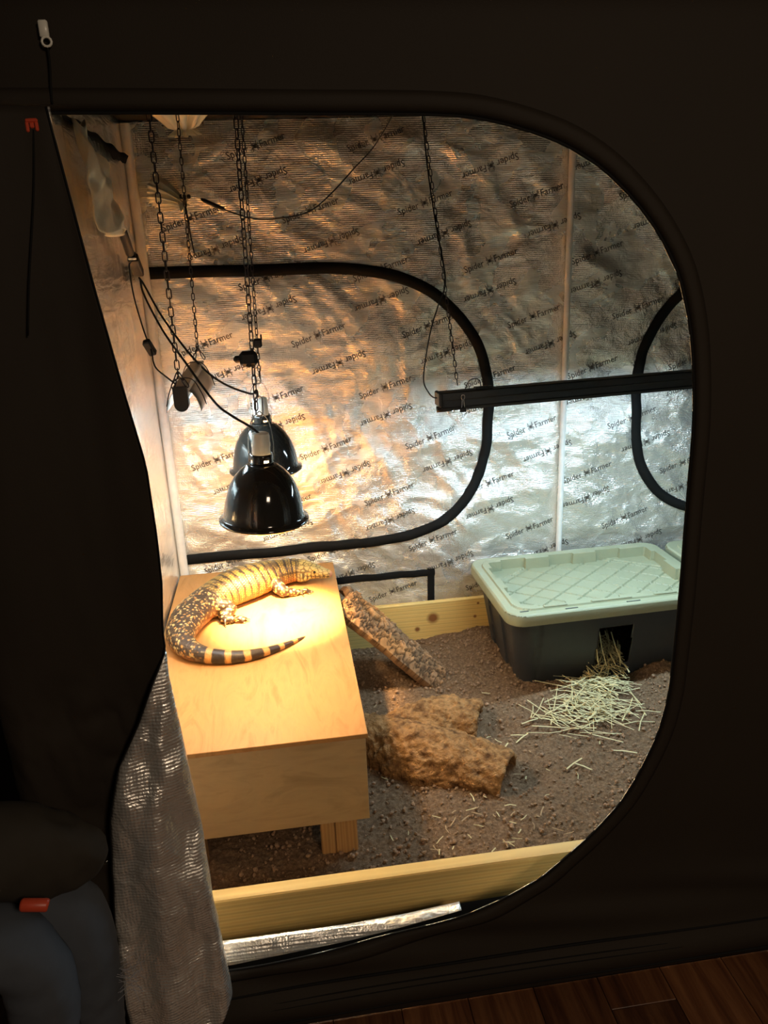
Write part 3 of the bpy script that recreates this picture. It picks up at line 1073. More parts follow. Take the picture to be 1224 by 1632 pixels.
# ================================================================== lizard
def build_lizard():
    # x, y, half width, half height, belly-or-back flattening handled by height
    C = np.array([
        (0.128, 2.574, 0.006, 0.006, 0.502), (0.120, 2.575, 0.0145, 0.0125, 0.503), (0.100, 2.580, 0.0215, 0.0190, 0.506), (0.072, 2.587, 0.0300, 0.0260, 0.512), (0.045, 2.595, 0.0370, 0.0320, 0.517), (0.018, 2.602, 0.0430, 0.0375, 0.519),
        (-0.012, 2.606, 0.0460, 0.0420, 0.518), (-0.045, 2.600, 0.0500, 0.0460, 0.518), (-0.085, 2.582, 0.0570, 0.0500, 0.520), (-0.125, 2.556, 0.0670, 0.0540, 0.523), (-0.170, 2.524, 0.0750, 0.0570, 0.525), (-0.215, 2.492, 0.0760, 0.0570, 0.525),
        (-0.255, 2.458, 0.0700, 0.0540, 0.522), (-0.293, 2.416, 0.0615, 0.0500, 0.519), (-0.323, 2.367, 0.0580, 0.0485, 0.517), (-0.347, 2.315, 0.0570, 0.0475, 0.516), (-0.362, 2.262, 0.0530, 0.0445, 0.514), (-0.369, 2.208, 0.0460, 0.0400, 0.510),
        (-0.360, 2.155, 0.0385, 0.0350, 0.505), (-0.334, 2.110, 0.0320, 0.0295, 0.500), (-0.293, 2.078, 0.0265, 0.0245, 0.495), (-0.242, 2.060, 0.0222, 0.0208, 0.491), (-0.188, 2.055, 0.0190, 0.0180, 0.488), (-0.135, 2.066, 0.0158, 0.0150, 0.4855),
        (-0.085, 2.092, 0.0120, 0.0115, 0.4815), (-0.040, 2.124, 0.0083, 0.0080, 0.478), (-0.010, 2.150, 0.0052, 0.0052, 0.475), (0.012, 2.172, 0.0016, 0.0016, 0.4725)])
    S = spline(C, 260)
    n, m = len(S), 40
    P = S[:, [0, 1]]
    T = np.gradient(P, axis=0)
    T /= np.linalg.norm(T, axis=1)[:, None]
    N = np.stack([-T[:, 1], T[:, 0]], 1)
    V = []
    for i in range(n):
        for k in range(m):
            a = 2 * PI * k / m
            ca, sa = math.cos(a), math.sin(a)
            w, h = max(S[i, 2], .001), max(S[i, 3], .001)
            # squarish belly, rounder back
            zz = h * (sa if sa > 0 else -abs(sa) ** 0.75)
            V.append((P[i, 0] + N[i, 0] * w * ca, P[i, 1] + N[i, 1] * w * ca, max(PT + 0.0008, S[i, 4] + zz)))
    Fc = grid_faces(n, m, False, True)
    Fc.append(tuple(range(m))); Fc.append(tuple((n - 1) * m + k for k in range(m))[::-1])
    g = Geo().add(V, Fc)
    legs = []
    def limb(pts, rads, sides=14):
        Q = spline([(*p, r) for p, r in zip(pts, rads)], 22)
        g.add(*sweep(Q[:, :3], [max(r, 0.001) for r in Q[:, 3]], sides))
        legs.append(Q)
    def ball(c, r, sq=(1, 1, 1)):
        bm = bmesh.new()
        bmesh.ops.create_icosphere(bm, subdivisions=3, radius=1)
        bm.verts.index_update()
        g.add([(c[0] + v.co.x * r * sq[0], c[1] + v.co.y * r * sq[1], c[2] + v.co.z * r * sq[2]) for v in bm.verts], [tuple(v.index for v in f.verts) for f in bm.faces])
        bm.free()
    claws = []
    def toes(ankle, dirs, r=0.0052):
        for (dx, dy, L) in dirs:
            d = Vector((dx, dy, 0)).normalized()
            a = Vector(ankle)
            p = [a, a + d * L * 0.45 + Vector((0, 0, 0.006)), a + d * L * 0.85 + Vector((0, 0, -0.001)), a + d * L]
            p = [Vector((q.x, q.y, max(q.z, PT + r * 0.75))) for q in p]
            p[0].z = max(p[0].z, PT + 0.008); p[3].z = PT + r * 0.8
            limb([tuple(q) for q in p], [r * 1.25, r * 1.05, r * 0.95, r * 0.7], 8)
            claws.append((p[3], d))
    # near foreleg: shoulder, elbow out to the side, foot pointing forwards
    limb([(-0.085, 2.540, 0.515), (-0.072, 2.508, 0.506), (-0.055, 2.487, 0.494), (-0.035, 2.483, 0.488)], [0.024, 0.025, 0.022, 0.017])
    limb([(-0.050, 2.487, 0.492), (-0.018, 2.486, 0.484), (0.008, 2.492, 0.4805)], [0.020, 0.014, 0.0105])
    toes((0.010, 2.493, 0.480), ((1, -0.25, 0.026), (1, 0.02, 0.034), (1, 0.25, 0.036), (0.9, 0.5, 0.032), (0.3, -1, 0.018)), 0.0042)
    # near hind leg: thigh forwards along the flank, shank back down, foot forwards
    limb([(-0.300, 2.385, 0.506), (-0.278, 2.372, 0.508), (-0.250, 2.372, 0.506), (-0.226, 2.378, 0.500)], [0.034, 0.035, 0.030, 0.024])
    limb([(-0.228, 2.378, 0.500), (-0.238, 2.352, 0.491), (-0.252, 2.330, 0.484)], [0.025, 0.021, 0.0155])
    limb([(-0.254, 2.332, 0.484), (-0.232, 2.322, 0.482), (-0.214, 2.318, 0.480)], [0.017, 0.015, 0.011])
    toes((-0.214, 2.318, 0.480), ((1, -0.35, 0.030), (1, -0.05, 0.040), (1, 0.25, 0.042), (0.95, 0.5, 0.038)), 0.0046)
    toes((-0.246, 2.322, 0.480), ((0.15, -1, 0.026),), 0.0046)
    # far legs
    limb([(-0.050, 2.622, 0.508), (-0.030, 2.650, 0.498), (-0.010, 2.672, 0.486)], [0.024, 0.020, 0.015])
    toes((-0.006, 2.676, 0.480), ((1, 0.3, 0.03), (1, 0, 0.034), (0.9, -0.3, 0.03)), 0.0042)
    limb([(-0.300, 2.450, 0.506), (-0.325, 2.475, 0.502), (-0.345, 2.49, 0.488)], [0.034, 0.028, 0.016])
    toes((-0.343, 2.495, 0.480), ((0.6, 1, 0.035), (0.2, 1, 0.035), (0.95, 0.6, 0.03)), 0.0046)
    # jowls, brow ridges
    ball((0.018, 2.572, 0.504), 0.030, (1.1, 0.6, 0.75))
    ball((0.018, 2.630, 0.504), 0.030, (1.1, 0.6, 0.75))
    ball((0.064, 2.566, 0.529), 0.0095, (1.6, 0.8, 0.7))
    ball((0.064, 2.610, 0.529), 0.0095, (1.6, 0.8, 0.7))
    o = g.obj('lizard', mat_attr('scaly_skin', 0.42, 0.4), None, True)
    rm = o.modifiers.new('union', 'REMESH')
    rm.mode = 'VOXEL'
    rm.voxel_size = 0.0022
    sm = o.modifiers.new('soft', 'SMOOTH')
    sm.factor = 0.5
    sm.iterations = 3
    baked(o)
    me = o.data
    X = coords_of(me)
    # nearest spine sample
    arc = np.concatenate([[0], np.cumsum(np.linalg.norm(np.diff(P, axis=0), axis=1))])
    best = np.zeros(len(X), int)
    for a in range(0, len(X), 8000):
        d = ((X[a:a + 8000, None, :2] - P[None]) ** 2).sum(2)
        best[a:a + 8000] = d.argmin(1)
    s = arc[best] + ((X[:, :2] - P[best]) * T[best]).sum(1)
    lat = ((X[:, :2] - P[best]) * N[best]).sum(1)
    hz = X[:, 2] - S[best, 4]
    w = np.maximum(S[best, 2], 0.002); h = np.maximum(S[best, 3], 0.002)
    ell = np.sqrt((lat / w) ** 2 + (hz / h) ** 2)
    phi = np.arctan2(hz / h, lat / w)
    # is it limb? far outside of the trunk's ellipse, or nearest to a limb
    dl = np.full(len(X), 9.0)
    for Q in legs:
        for q in Q[::2]:
            dl = np.minimum(dl, np.linalg.norm(X - q[:3], axis=1) - q[3])
    limbm = sstep(1.04, 1.16, ell) * sstep(0.006, 0.002, dl)
    girth = phi * w
    # pattern colours
    DARK = np.array([0.035, 0.022, 0.014]); PALE = np.array([0.46, 0.31, 0.07]); CREAM = np.array([0.56, 0.43, 0.19]); ORNG = np.array([0.50, 0.20, 0.06]); OCH = np.array([0.55, 0.28, 0.08])
    q3 = np.stack([s * 1.0, girth, 0 * s], 1)
    wob = fbm(q3 * np.array([30, 30, 1]), 3, 4) * 0.006
    # square-ish scales in rings
    ringw = np.clip(0.0105 * (w / 0.05) ** 0.5, 0.0055, 0.0105)
    r_i = np.floor(s / 0.0100)
    r_f = s / 0.0100 - r_i
    gcol = girth / 0.0105 + 0.5 * (r_i % 2)
    g_i = np.floor(gcol); g_f = gcol - g_i
    scale_gap = np.maximum(sstep(0.26, 0.46, np.abs(r_f - 0.5)), sstep(0.28, 0.48, np.abs(g_f - 0.5)))
    hsh = _h(r_i, g_i, 0 * r_i, 17)
    body_s0, body_s1 = 0.15, 0.50           # from neck to hip along the spine
    stripe = np.abs(((s + wob * 1.0) / 0.030) % 1.0 - 0.5) * 2   # 1 at a stripe
    st = sstep(0.58, 0.76, stripe + 0.30 * (hsh - 0.5))
    body = PALE[None] * (0.68 + 0.35 * hsh[:, None])
    body = body * (1 - 0.80 * scale_gap[:, None]) + DARK * (0.80 * scale_gap)[:, None]
    body = body * (1 - st[:, None]) + DARK * st[:, None]
    blot = (fbm(q3 * np.array([45, 30, 1]), 3, 14) > 0.27) * 1.0
    body = body * (1 - 0.8 * blot[:, None]) + (DARK * 2.2) * (0.8 * blot)[:, None]
    # flank turns orange towards the belly
    lowf = sstep(0.35, -0.75, hz / h)
    fl = ORNG[None] * (0.75 + 0.5 * hsh[:, None]) * (1 - 0.65 * scale_gap[:, None])
    body = body * (1 - 0.8 * lowf[:, None]) + fl * (0.8 * lowf)[:, None]
    # hip and tail root: dark with cream dots
    f1, f2, cid = worley(np.stack([s / 0.0100, girth / 0.0100, 0 * s + 2], 1), 3)
    dots = sstep(0.46, 0.34, f1) * (cid > 0.15)
    dcol = np.where((cid > 0.5)[:, None], CREAM, OCH)
    spotted = DARK[None] * 1.5 * (1 - dots[:, None]) + dcol * dots[:, None]
    spotted = spotted * (1 - 0.7 * lowf[:, None]) + (ORNG[None] * (1 - 0.5 * scale_gap[:, None])) * (0.7 * lowf)[:, None]
    # banded tail
    bt = (s - 0.80 + wob * 0.6)
    bandp = bt / 0.054
    band = sstep(0.60, 0.66, bandp - np.floor(bandp)) * sstep(1.0, 0.94, bandp - np.floor(bandp))
    ringl = sstep(0.30, 0.5, np.abs((s / 0.0048) % 1 - 0.5))
    banded = DARK[None] * (1.3 - 0.5 * ringl[:, None]) * (1 - band[:, None]) + OCH[None] * 1.15 * (1 - 0.45 * ringl[:, None]) * band[:, None]
    wt1 = sstep(0.46, 0.53, s + wob * 2)
    wt2 = sstep(0.84, 0.90, s + wob * 4)
    c = body * (1 - wt1[:, None]) + spotted * wt1[:, None]
    c = c * (1 - wt2[:, None]) + banded * wt2[:, None]
    # head: cream plates with dark seams, bars on the lips
    hd = sstep(0.135, 0.105, s)
    pf1, pf2, pc = worley(np.stack([s / 0.018, girth / 0.016, 0 * s], 1), 23)
    seam = sstep(0.14, 0.05, pf2 - pf1)
    head = np.array([0.54, 0.43, 0.16])[None] * (0.85 + 0.25 * pc[:, None]) * (1 - 0.72 * seam[:, None])
    bars = sstep(0.55, 0.75, np.abs((s / 0.014) % 1 - 0.5) * 2) * sstep(0.15, -0.1, hz / h) * sstep(-0.75, -0.55, hz / h)
    head = head * (1 - 0.8 * bars[:, None]) + DARK * (0.8 * bars)[:, None]
    mouth = np.exp(-((hz + 0.22 * h + 0.002) / 0.0018) ** 2) * (s < 0.085) * (np.abs(lat) > 0.3 * w)
    head = head * (1 - mouth[:, None]) + DARK * mouth[:, None]
    nosep = sstep(0.012, 0.004, s)
    head = head * (1 - nosep[:, None]) + np.array([0.55, 0.26, 0.16]) * nosep[:, None]
    c = c * (1 - hd[:, None]) + head * hd[:, None]
    # dark line along the neck and fold behind the jaw
    fold = np.exp(-((s - 0.128 + wob) / 0.0032) ** 2) + 0.9 * np.exp(-((s - 0.165 + wob) / 0.003) ** 2)
    line = np.exp(-((np.abs(phi - 0.0 + 0 * s) - 0.0) / 1e9) ** 2) * 0
    eyel = np.exp(-((hz - 0.18 * h) / 0.0035) ** 2) * sstep(0.07, 0.09, s) * sstep(0.27, 0.22, s)
    dk = np.clip(fold * 0.9 + 0.8 * eyel, 0, 1)
    c = c * (1 - dk[:, None]) + DARK * dk[:, None]
    # legs: dark with round pale beads
    lf1, lf2, lid_ = worley(X / 0.0100, 41)
    ld = sstep(0.46, 0.34, lf1) * (lid_ > 0.15)
    legc = DARK[None] * 0.9 * (1 - ld[:, None]) + np.where((lid_ > 0.35)[:, None], CREAM * 0.75, PALE * 0.7) * ld[:, None]
    c = c * (1 - limbm[:, None]) + legc * limbm[:, None]
    set_col(me, np.clip(c, 0, 1))
    # relief: scale rings, skin folds, bead scales
    nrm = np.empty(len(X) * 3, np.float32)
    me.vertices.foreach_get('normal', nrm)
    nrm = nrm.reshape(-1, 3)
    disp = -0.0011 * scale_gap * (1 - limbm) * (1 - hd) * (1 - wt2) - 0.0010 * seam * hd - 0.0022 * fold - 0.0010 * st * (1 - wt1) - 0.0012 * mouth - 0.0006 * ringl * wt2 * (1 - limbm)
    disp += 0.0011 * ld * limbm + 0.0009 * dots * wt1 * (1 - wt2) * (1 - limbm)
    Y = X + nrm * disp[:, None]
    Y[:, 2] = np.maximum(Y[:, 2], PT + 0.0004)
    set_coords(me, Y)
    me.polygons.foreach_set('use_smooth', np.ones(len(me.polygons), bool))
    tag(o, 'yellow and black scaly tegu lizard lying curled on the plywood platform', 'lizard')
    # eyes and claws
    eye_m = plain('dark_eye', (0.01, 0.008, 0.006), 0.08)
    for yy in (2.5585, 2.6175):
        bm = bmesh.new()
        bmesh.ops.create_icosphere(bm, subdivisions=2, radius=0.0052)
        bm.verts.index_update()
        mesh('eye', [(v.co.x + 0.063, v.co.y * 0.7 + yy, v.co.z + 0.5215) for v in bm.verts], [tuple(v.index for v in f.verts) for f in bm.faces], eye_m, o, True, (0.063, yy, 0.5215))
        bm.free()
    claw_m = plain('dark_claw', (0.09, 0.06, 0.04), 0.35)
    for (p, d) in claws:
        V, Fc = sweep([tuple(p - d * 0.002), tuple(p + d * 0.005 + Vector((0, 0, 0.0008))), tuple(p + d * 0.010 - Vector((0, 0, 0.0022)))], [0.0024, 0.0018, 0.0004], 6)
        mesh('claw', V, Fc, claw_m, o, True, tuple(p))
    # nostril pits and ear openings
    for sgn in (-1, 1):
        bm = bmesh.new()
        bmesh.ops.create_icosphere(bm, subdivisions=1, radius=0.0018)
        bm.verts.index_update()
        mesh('nostril', [(v.co.x + 0.1165, v.co.y + 2.5765 + sgn * 0.0125, v.co.z + 0.508) for v in bm.verts], [tuple(v.index for v in f.verts) for f in bm.faces], eye_m, o, True, (0.1165, 2.58, 0.506))
        bm.free()
    return o
lizard = build_lizard()

# ================================================================== cork bark ramp
def build_ramp():
    a = np.array([0.155, 2.492, 0.446]); b = np.array([0.492, 2.452, 0.098])
    ax = b - a; L = np.linalg.norm(ax); ax /= L
    side = np.cross(ax, [0, 0, 1.0]); side /= np.linalg.norm(side)     # towards -y
    up = np.cross(side, ax)
    nu, nv = 150, 70
    U, Vv = np.meshgrid(np.linspace(0, 1, nu), np.linspace(-1, 1, nv), indexing='ij')
    u = U.ravel(); v = Vv.ravel()
    hw = 0.108 - 0.022 * u + 0.006 * fbm(v2(u * 9, v * 0 + np.sign(v) * 3), 3, 2)
    endw = 0.012 * fbm(v2(v * 4, u * 0 + np.round(u) * 7), 3, 6)
    lu = u * L + endw * (np.abs(u - 0.5) * 2) ** 8
    lat = v * hw
    arch = 0.040 * (1 - v ** 2) - 0.012
    P = np.stack([lu, lat, 0 * lu], 1)
    f1, f2, cid = worley(P * np.array([40, 62, 1]) + 0.9 * np.stack([fbm(P * 60, 2, 1), fbm(P * 60, 2, 2), 0 * lu], 1), 12)
    crack = sstep(0.22, 0.02, f2 - f1)
    chunk = (0.35 + cid) * (1 - crack) * 0.010 + 0.004 * fbm(P * 38, 3, 3) + 0.004 * fbm(P * 110, 3, 5)
    edge = sstep(1.0, 0.86, np.abs(v)) * sstep(0, 0.02, u) * sstep(1, 0.98, u)
    top = a[None] + ax[None] * lu[:, None] + side[None] * lat[:, None] + up[None] * (arch + chunk * edge + 0.002)[:, None]
    bot = a[None] + ax[None] * lu[:, None] + side[None] * (lat * 0.98)[:, None] + up[None] * (arch - 0.020 + 0.003 * fbm(P * 20, 2, 8))[:, None]
    F1 = grid_faces(nu, nv)
    nb = nu * nv
    F = [tuple(f) for f in F1] + [tuple(nb + i for i in f[::-1]) for f in F1]
    for i in range(nu - 1):
        F.append((i * nv, (i + 1) * nv, nb + (i + 1) * nv, nb + i * nv)[::-1])
        F.append((i * nv + nv - 1, (i + 1) * nv + nv - 1, nb + (i + 1) * nv + nv - 1, nb + i * nv + nv - 1))
    for j in range(nv - 1):
        F.append((j, j + 1, nb + j + 1, nb + j))
        k_ = (nu - 1) * nv
        F.append((k_ + j, k_ + j + 1, nb + k_ + j + 1, nb + k_ + j)[::-1])
    grey = sstep(-0.05, 0.3, fbm(P * np.array([9, 14, 1]), 3, 19) + 0.35 * (v < -0.6) + 0.3 * (u < 0.14) + 0.25 * (v < -0.1) * (u > 0.5))
    tan = np.array([0.52, 0.275, 0.115])[None] * (0.75 + 0.6 * cid[:, None])
    gr = np.array([0.20, 0.165, 0.13])[None] * (0.6 + 0.7 * cid[:, None])
    grey = grey * 0.7
    col = tan * (1 - 0.75 * grey[:, None]) + gr * (0.75 * grey)[:, None]
    col = col * (1 - 0.85 * crack[:, None]) + np.array([0.05, 0.028, 0.015]) * (0.85 * crack)[:, None]
    cb = np.array([0.30, 0.15, 0.065])[None] * (0.8 + 0.4 * fbm(P * 30, 2, 4)[:, None])
    o = mesh('cork_bark_ramp', np.vstack([top, bot]), F, mat_attr('cork_bark', 0.9, 0.15, 160, 0.6, 0.004), None, True, col=np.clip(np.vstack([col, cb]), 0, 1), sharp=0.7)
    tag(o, 'flat rough piece of cork bark leaning from the platform down to the soil', 'bark')
build_ramp()

# ================================================================== hollow forked log
def build_log():
    def wob_tube(pts, rads, sides=44, sq=(1, 0.92)):
        Q = spline([(*p, r) for p, r in zip(pts, rads)], 40)
        return sweep(Q[:, :3], list(Q[:, 3]), sides, squash=sq)
    main_p = [(0.105, 2.150, 0.105), (0.22, 2.075, 0.108), (0.34, 1.975, 0.112), (0.45, 1.908, 0.112), (0.566, 1.832, 0.108)]
    main_r = [0.080, 0.098, 0.112, 0.104, 0.090]
    br_p = [(0.25, 2.085, 0.105), (0.36, 2.130, 0.108), (0.46, 2.152, 0.112), (0.553, 2.118, 0.110)]
    br_r = [0.085, 0.094, 0.090, 0.080]
    g = Geo()
    g.add(*wob_tube(main_p, main_r)); g.add(*wob_tube(br_p, br_r))
    o = g.obj('hollow_log', mat_attr('log_bark', 0.92, 0.15, 70, 1.0, 0.014), None, True)
    rm = o.modifiers.new('union', 'REMESH'); rm.mode = 'VOXEL'; rm.voxel_size = 0.0048
    sm = o.modifiers.new('soft', 'SMOOTH'); sm.factor = 0.5; sm.iterations = 4
    baked(o)
    # hollow it out
    ci = Geo()
    ci.add(*wob_tube([(0.16, 2.125, 0.095)] + [(x, y, z - 0.012) for x, y, z in main_p[1:-1]] + [(0.665, 1.767, 0.102)], [0.05, 0.070, 0.086, 0.084, 0.082], 26))
    ci.add(*wob_tube([(0.30, 2.075, 0.095), (0.38, 2.132, 0.096), (0.47, 2.149, 0.100), (0.65, 2.075, 0.102)], [0.055, 0.064, 0.066, 0.066], 26))
    cut = ci.obj('log_core', M_CLOD, None, True)
    r2 = cut.modifiers.new('union', 'REMESH'); r2.mode = 'VOXEL'; r2.voxel_size = 0.007
    baked(cut)
    from mathutils.bvhtree import BVHTree
    core = BVHTree.FromPolygons([v.co.copy() for v in cut.data.vertices], [tuple(p.vertices) for p in cut.data.polygons])
    solid = o.data.copy()
    for solver in ('EXACT', 'FAST'):
        bo = o.modifiers.new('hollow', 'BOOLEAN'); bo.operation = 'DIFFERENCE'; bo.object = cut; bo.solver = solver
        baked(o)
        if len(o.data.vertices) > 2000:
            break
        o.data = solid.copy()
    bpy.data.objects.remove(cut)
    X = coords_of(o.data)
    nrm = np.empty(len(X) * 3, np.float32)
    o.data.vertices.foreach_get('normal', nrm); nrm = nrm.reshape(-1, 3)
    ax = np.array([0.80, -0.60, 0]); sd = np.array([0.60, 0.80, 0])
    al = X @ ax; ac = X @ sd
    P = np.stack([al, ac, X[:, 2]], 1)
    wp = fbm(P * 9, 3, 4)
    ridge = ridged(np.stack([al * 7 + wp, ac * 26 + wp * 2, X[:, 2] * 26], 1), 4, 8, 0.6) - 0.6
    lum = fbm(P * 28, 4, 15)
    f1, f2, cid = worley(P * 24 + 0.6 * wp[:, None], 6)
    crack = sstep(0.16, 0.02, f2 - f1)
    fine = fbm(P * 75, 3, 18)
    d = 0.018 * ridge + 0.011 * lum + 0.008 * fine + 0.009 * wp
    outer = np.array([sstep(0.001, 0.012, core.find_nearest(Vector(p))[3]) for p in X])
    X2 = X + nrm * (d * outer)[:, None]
    X2[:, 2] = np.maximum(X2[:, 2], 0.022)
    set_coords(o.data, X2)
    X = coords_of(o.data)
    al = X @ ax; ac = X @ sd
    P = np.stack([al, ac, X[:, 2]], 1)
    wp = fbm(P * 9, 3, 4)
    ridge = ridged(np.stack([al * 7 + wp, ac * 26 + wp * 2, X[:, 2] * 26], 1), 4, 8, 0.6) - 0.6
    f1, f2, cid = worley(P * 24 + 0.6 * wp[:, None], 6)
    crack = sstep(0.16, 0.02, f2 - f1)
    t = np.clip(0.5 + ridge * 1.5 + 0.8 * fbm(P * 80, 3, 3), 0, 1)
    col = np.array([0.14, 0.066, 0.026])[None] * (1 - t[:, None]) + np.array([0.47, 0.255, 0.105])[None] * t[:, None]
    
    set_col(o.data, np.clip(col, 0, 1))
    if not o.data.materials:
        o.data.materials.append(MATS['log_bark'])
    o.data.polygons.foreach_set('use_smooth', np.ones(len(o.data.polygons), bool))
    tag(o, 'brown hollow log with a forked open end lying on the soil', 'log')
build_log()

# ================================================================== storage tubs
def rrect(x0, x1, y0, y1, r, n=8):
    pts = []
    for (cx, cy_, a0) in ((x1 - r, y0 + r, -PI / 2), (x1 - r, y1 - r, 0), (x0 + r, y1 - r, PI / 2), (x0 + r, y0 + r, PI)):
        for k in range(n + 1):
            a = a0 + PI / 2 * k / n
            pts.append((cx + r * math.cos(a), cy_ + r * math.sin(a)))
    return pts

LID_L, LID_W = 0.777, 0.524
def lid_mesh():
    """height field with vertical steps, origin at the lid's front left corner, z = 0 at the rim's top"""
    st_ = 0.0035
    xs = np.arange(0, LID_L + st_ / 2, st_); ys = np.arange(0, LID_W + st_ / 2, st_)
    X, Y = np.meshgrid(xs, ys, indexing='ij')
    def rr_sd(x0, x1, y0, y1, r):
        cx, cy_ = (x0 + x1) / 2, (y0 + y1) / 2
        qx = np.abs(X - cx) - (x1 - x0) / 2 + r; qy = np.abs(Y - cy_) - (y1 - y0) / 2 + r
        return np.hypot(np.maximum(qx, 0), np.maximum(qy, 0)) + np.minimum(np.maximum(qx, qy), 0) - r
    ins = 0.052
    bx = ins + 0.014 * ((np.floor((Y - 0.03) / 0.094) % 2) == 0)
    by = ins + 0.014 * ((np.floor((X - 0.02) / 0.098) % 2) == 0)
    sdo = np.minimum(np.minimum(X - bx, LID_L - X - bx), np.minimum(Y - by, LID_W - Y - by))
    sdc = rr_sd(ins, LID_L - ins, ins, LID_W - ins, 0.055)
    inside = (sdo > 0) & (sdc < 0)
    H = np.where(inside, -0.036, 0.0)
    # low raised frame round the inner wall
    sdr = rr_sd(0.034, LID_L - 0.034, 0.034, LID_W - 0.034, 0.06)
    H = np.where((~inside) & (sdr < 0), 0.006, H)
    # diamond grooves in the floor, four plain corners
    u = (X - LID_L / 2) * 0.80 + (Y - LID_W / 2); v = (X - LID_L / 2) * 0.80 - (Y - LID_W / 2)
    gr = np.minimum(np.abs((u / 0.092) % 1 - 0.5), np.abs((v / 0.092) % 1 - 0.5)) * 0.092
    cu = np.abs(X - LID_L / 2) / 0.335 + np.abs(Y - LID_W / 2) / 0.25
    pad = (cu > 1.33)
    H = np.where(inside & ~pad & (gr < 0.0031), H - 0.0065, H)
    H = np.where(inside & pad, H + 0.004, H)
    # rounded outer edge
    sde = rr_sd(0, LID_L, 0, LID_W, 0.062)
    H = np.where(sde > -0.008, H - 0.007 * np.clip((sde + 0.008) / 0.008, 0, 1) ** 2, H)
    keep = sde <= 0.0005
    idx = -np.ones(X.shape, int)
    idx[keep] = np.arange(keep.sum())
    V = np.stack([X[keep], Y[keep], H[keep]], 1)
    q = keep[:-1, :-1] & keep[1:, :-1] & keep[1:, 1:] & keep[:-1, 1:]
    I, J = np.nonzero(q)
    F = np.stack([idx[I, J], idx[I + 1, J], idx[I + 1, J + 1], idx[I, J + 1]], 1)
    g = Geo(); g.v = [tuple(p) for p in V]; g.f = [tuple(int(a) for a in f) for f in F]
    # skirt
    base = rrect(0, LID_L, 0, LID_W, 0.062, 14)
    inn = rrect(0.012, LID_L - 0.012, 0.012, LID_W - 0.012, 0.052, 14)
    m = len(base)
    ring = []
    for (pl, z) in ((base, -0.005), (base, -0.010), (base, -0.036), (base, -0.041), (inn, -0.041), (inn, -0.006)):
        off = 0.0015 if z in (-0.010, -0.036) else 0
        cx, cy_ = LID_L / 2, LID_W / 2
        for (x, y) in pl:
            d = Vector((x - cx, y - cy_)).normalized() * off
            ring.append((x + d.x, y + d.y, z))
    g.add(ring, grid_faces(6, m, False, True))
    return g
def tub_body_mesh(hole):
    """walls with ribs and, if asked, a cut opening in the long front side; origin as the lid's"""
    nz, z0, z1 = 44, -0.355, -0.012
    per = []
    n_side = 90
    def loop(ix, r):
        x0, x1, y0, y1 = ix, LID_L - ix, ix, LID_W - ix
        pts = []
        for k in range(n_side):
            f = k / n_side
            pts.append((x0 + r + (x1 - x0 - 2 * r) * f, y0, 0, -1))
        for k in range(10):
            a = -PI / 2 + PI / 2 * k / 10
            pts.append((x1 - r + r * math.cos(a), y0 + r + r * math.sin(a), math.cos(a), math.sin(a)))
        for k in range(40):
            pts.append((x1, y0 + r + (y1 - y0 - 2 * r) * k / 40, 1, 0))
        for k in range(10):
            a = PI / 2 * k / 10
            pts.append((x1 - r + r * math.cos(a), y1 - r + r * math.sin(a), math.cos(a), math.sin(a)))
        for k in range(60):
            pts.append((x1 - r - (x1 - x0 - 2 * r) * k / 60, y1, 0, 1))
        for k in range(10):
            a = PI / 2 + PI / 2 * k / 10
            pts.append((x0 + r + r * math.cos(a), y1 - r + r * math.sin(a), math.cos(a), math.sin(a)))
        for k in range(40):
            pts.append((x0, y1 - r - (y1 - y0 - 2 * r) * k / 40, -1, 0))
        for k in range(10):
            a = PI + PI / 2 * k / 10
            pts.append((x0 + r + r * math.cos(a), y0 + r + r * math.sin(a), math.cos(a), math.sin(a)))
        return pts
    V = []
    for j in range(nz):
        f = j / (nz - 1)
        z = z0 + (z1 - z0) * f
        L = loop(0.072 - 0.048 * f, 0.060 - 0.006 * f)
        m = len(L)
        for k, (x, y, nx_, ny_) in enumerate(L):
            rib = 0.0
            if abs(nx_) == 1:       # ribs on the short sides
                rib = 0.007 * (1 if math.sin((y / LID_W) * PI * 7) > 0.2 else 0)
            elif abs(ny_) == 1 and (x < 0.15 or x > LID_L - 0.15):
                rib = 0.004 * (1 if 0.105 < min(x, LID_L - x) < 0.125 else 0)
            V.append((x - nx_ * rib, y - ny_ * rib, z))
    m = len(L)
    F = []
    for j in range(nz - 1):
        for k in range(m):
            k2 = (k + 1) % m
            c = [V[j * m + k], V[j * m + k2], V[(j + 1) * m + k2], V[(j + 1) * m + k]]
            mx = sum(p[0] for p in c) / 4; mz = sum(p[2] for p in c) / 4; my = sum(p[1] for p in c) / 4
            if hole and my < 0.1 and hole[0] < mx < hole[1] and hole[2] < mz < hole[3]:
                continue
            F.append((j * m + k, j * m + k2, (j + 1) * m + k2, (j + 1) * m + k))
    F.append(tuple(range(m))[::-1])
    g = Geo(); g.v = V; g.f = F
    return g
LIDG = lid_mesh()
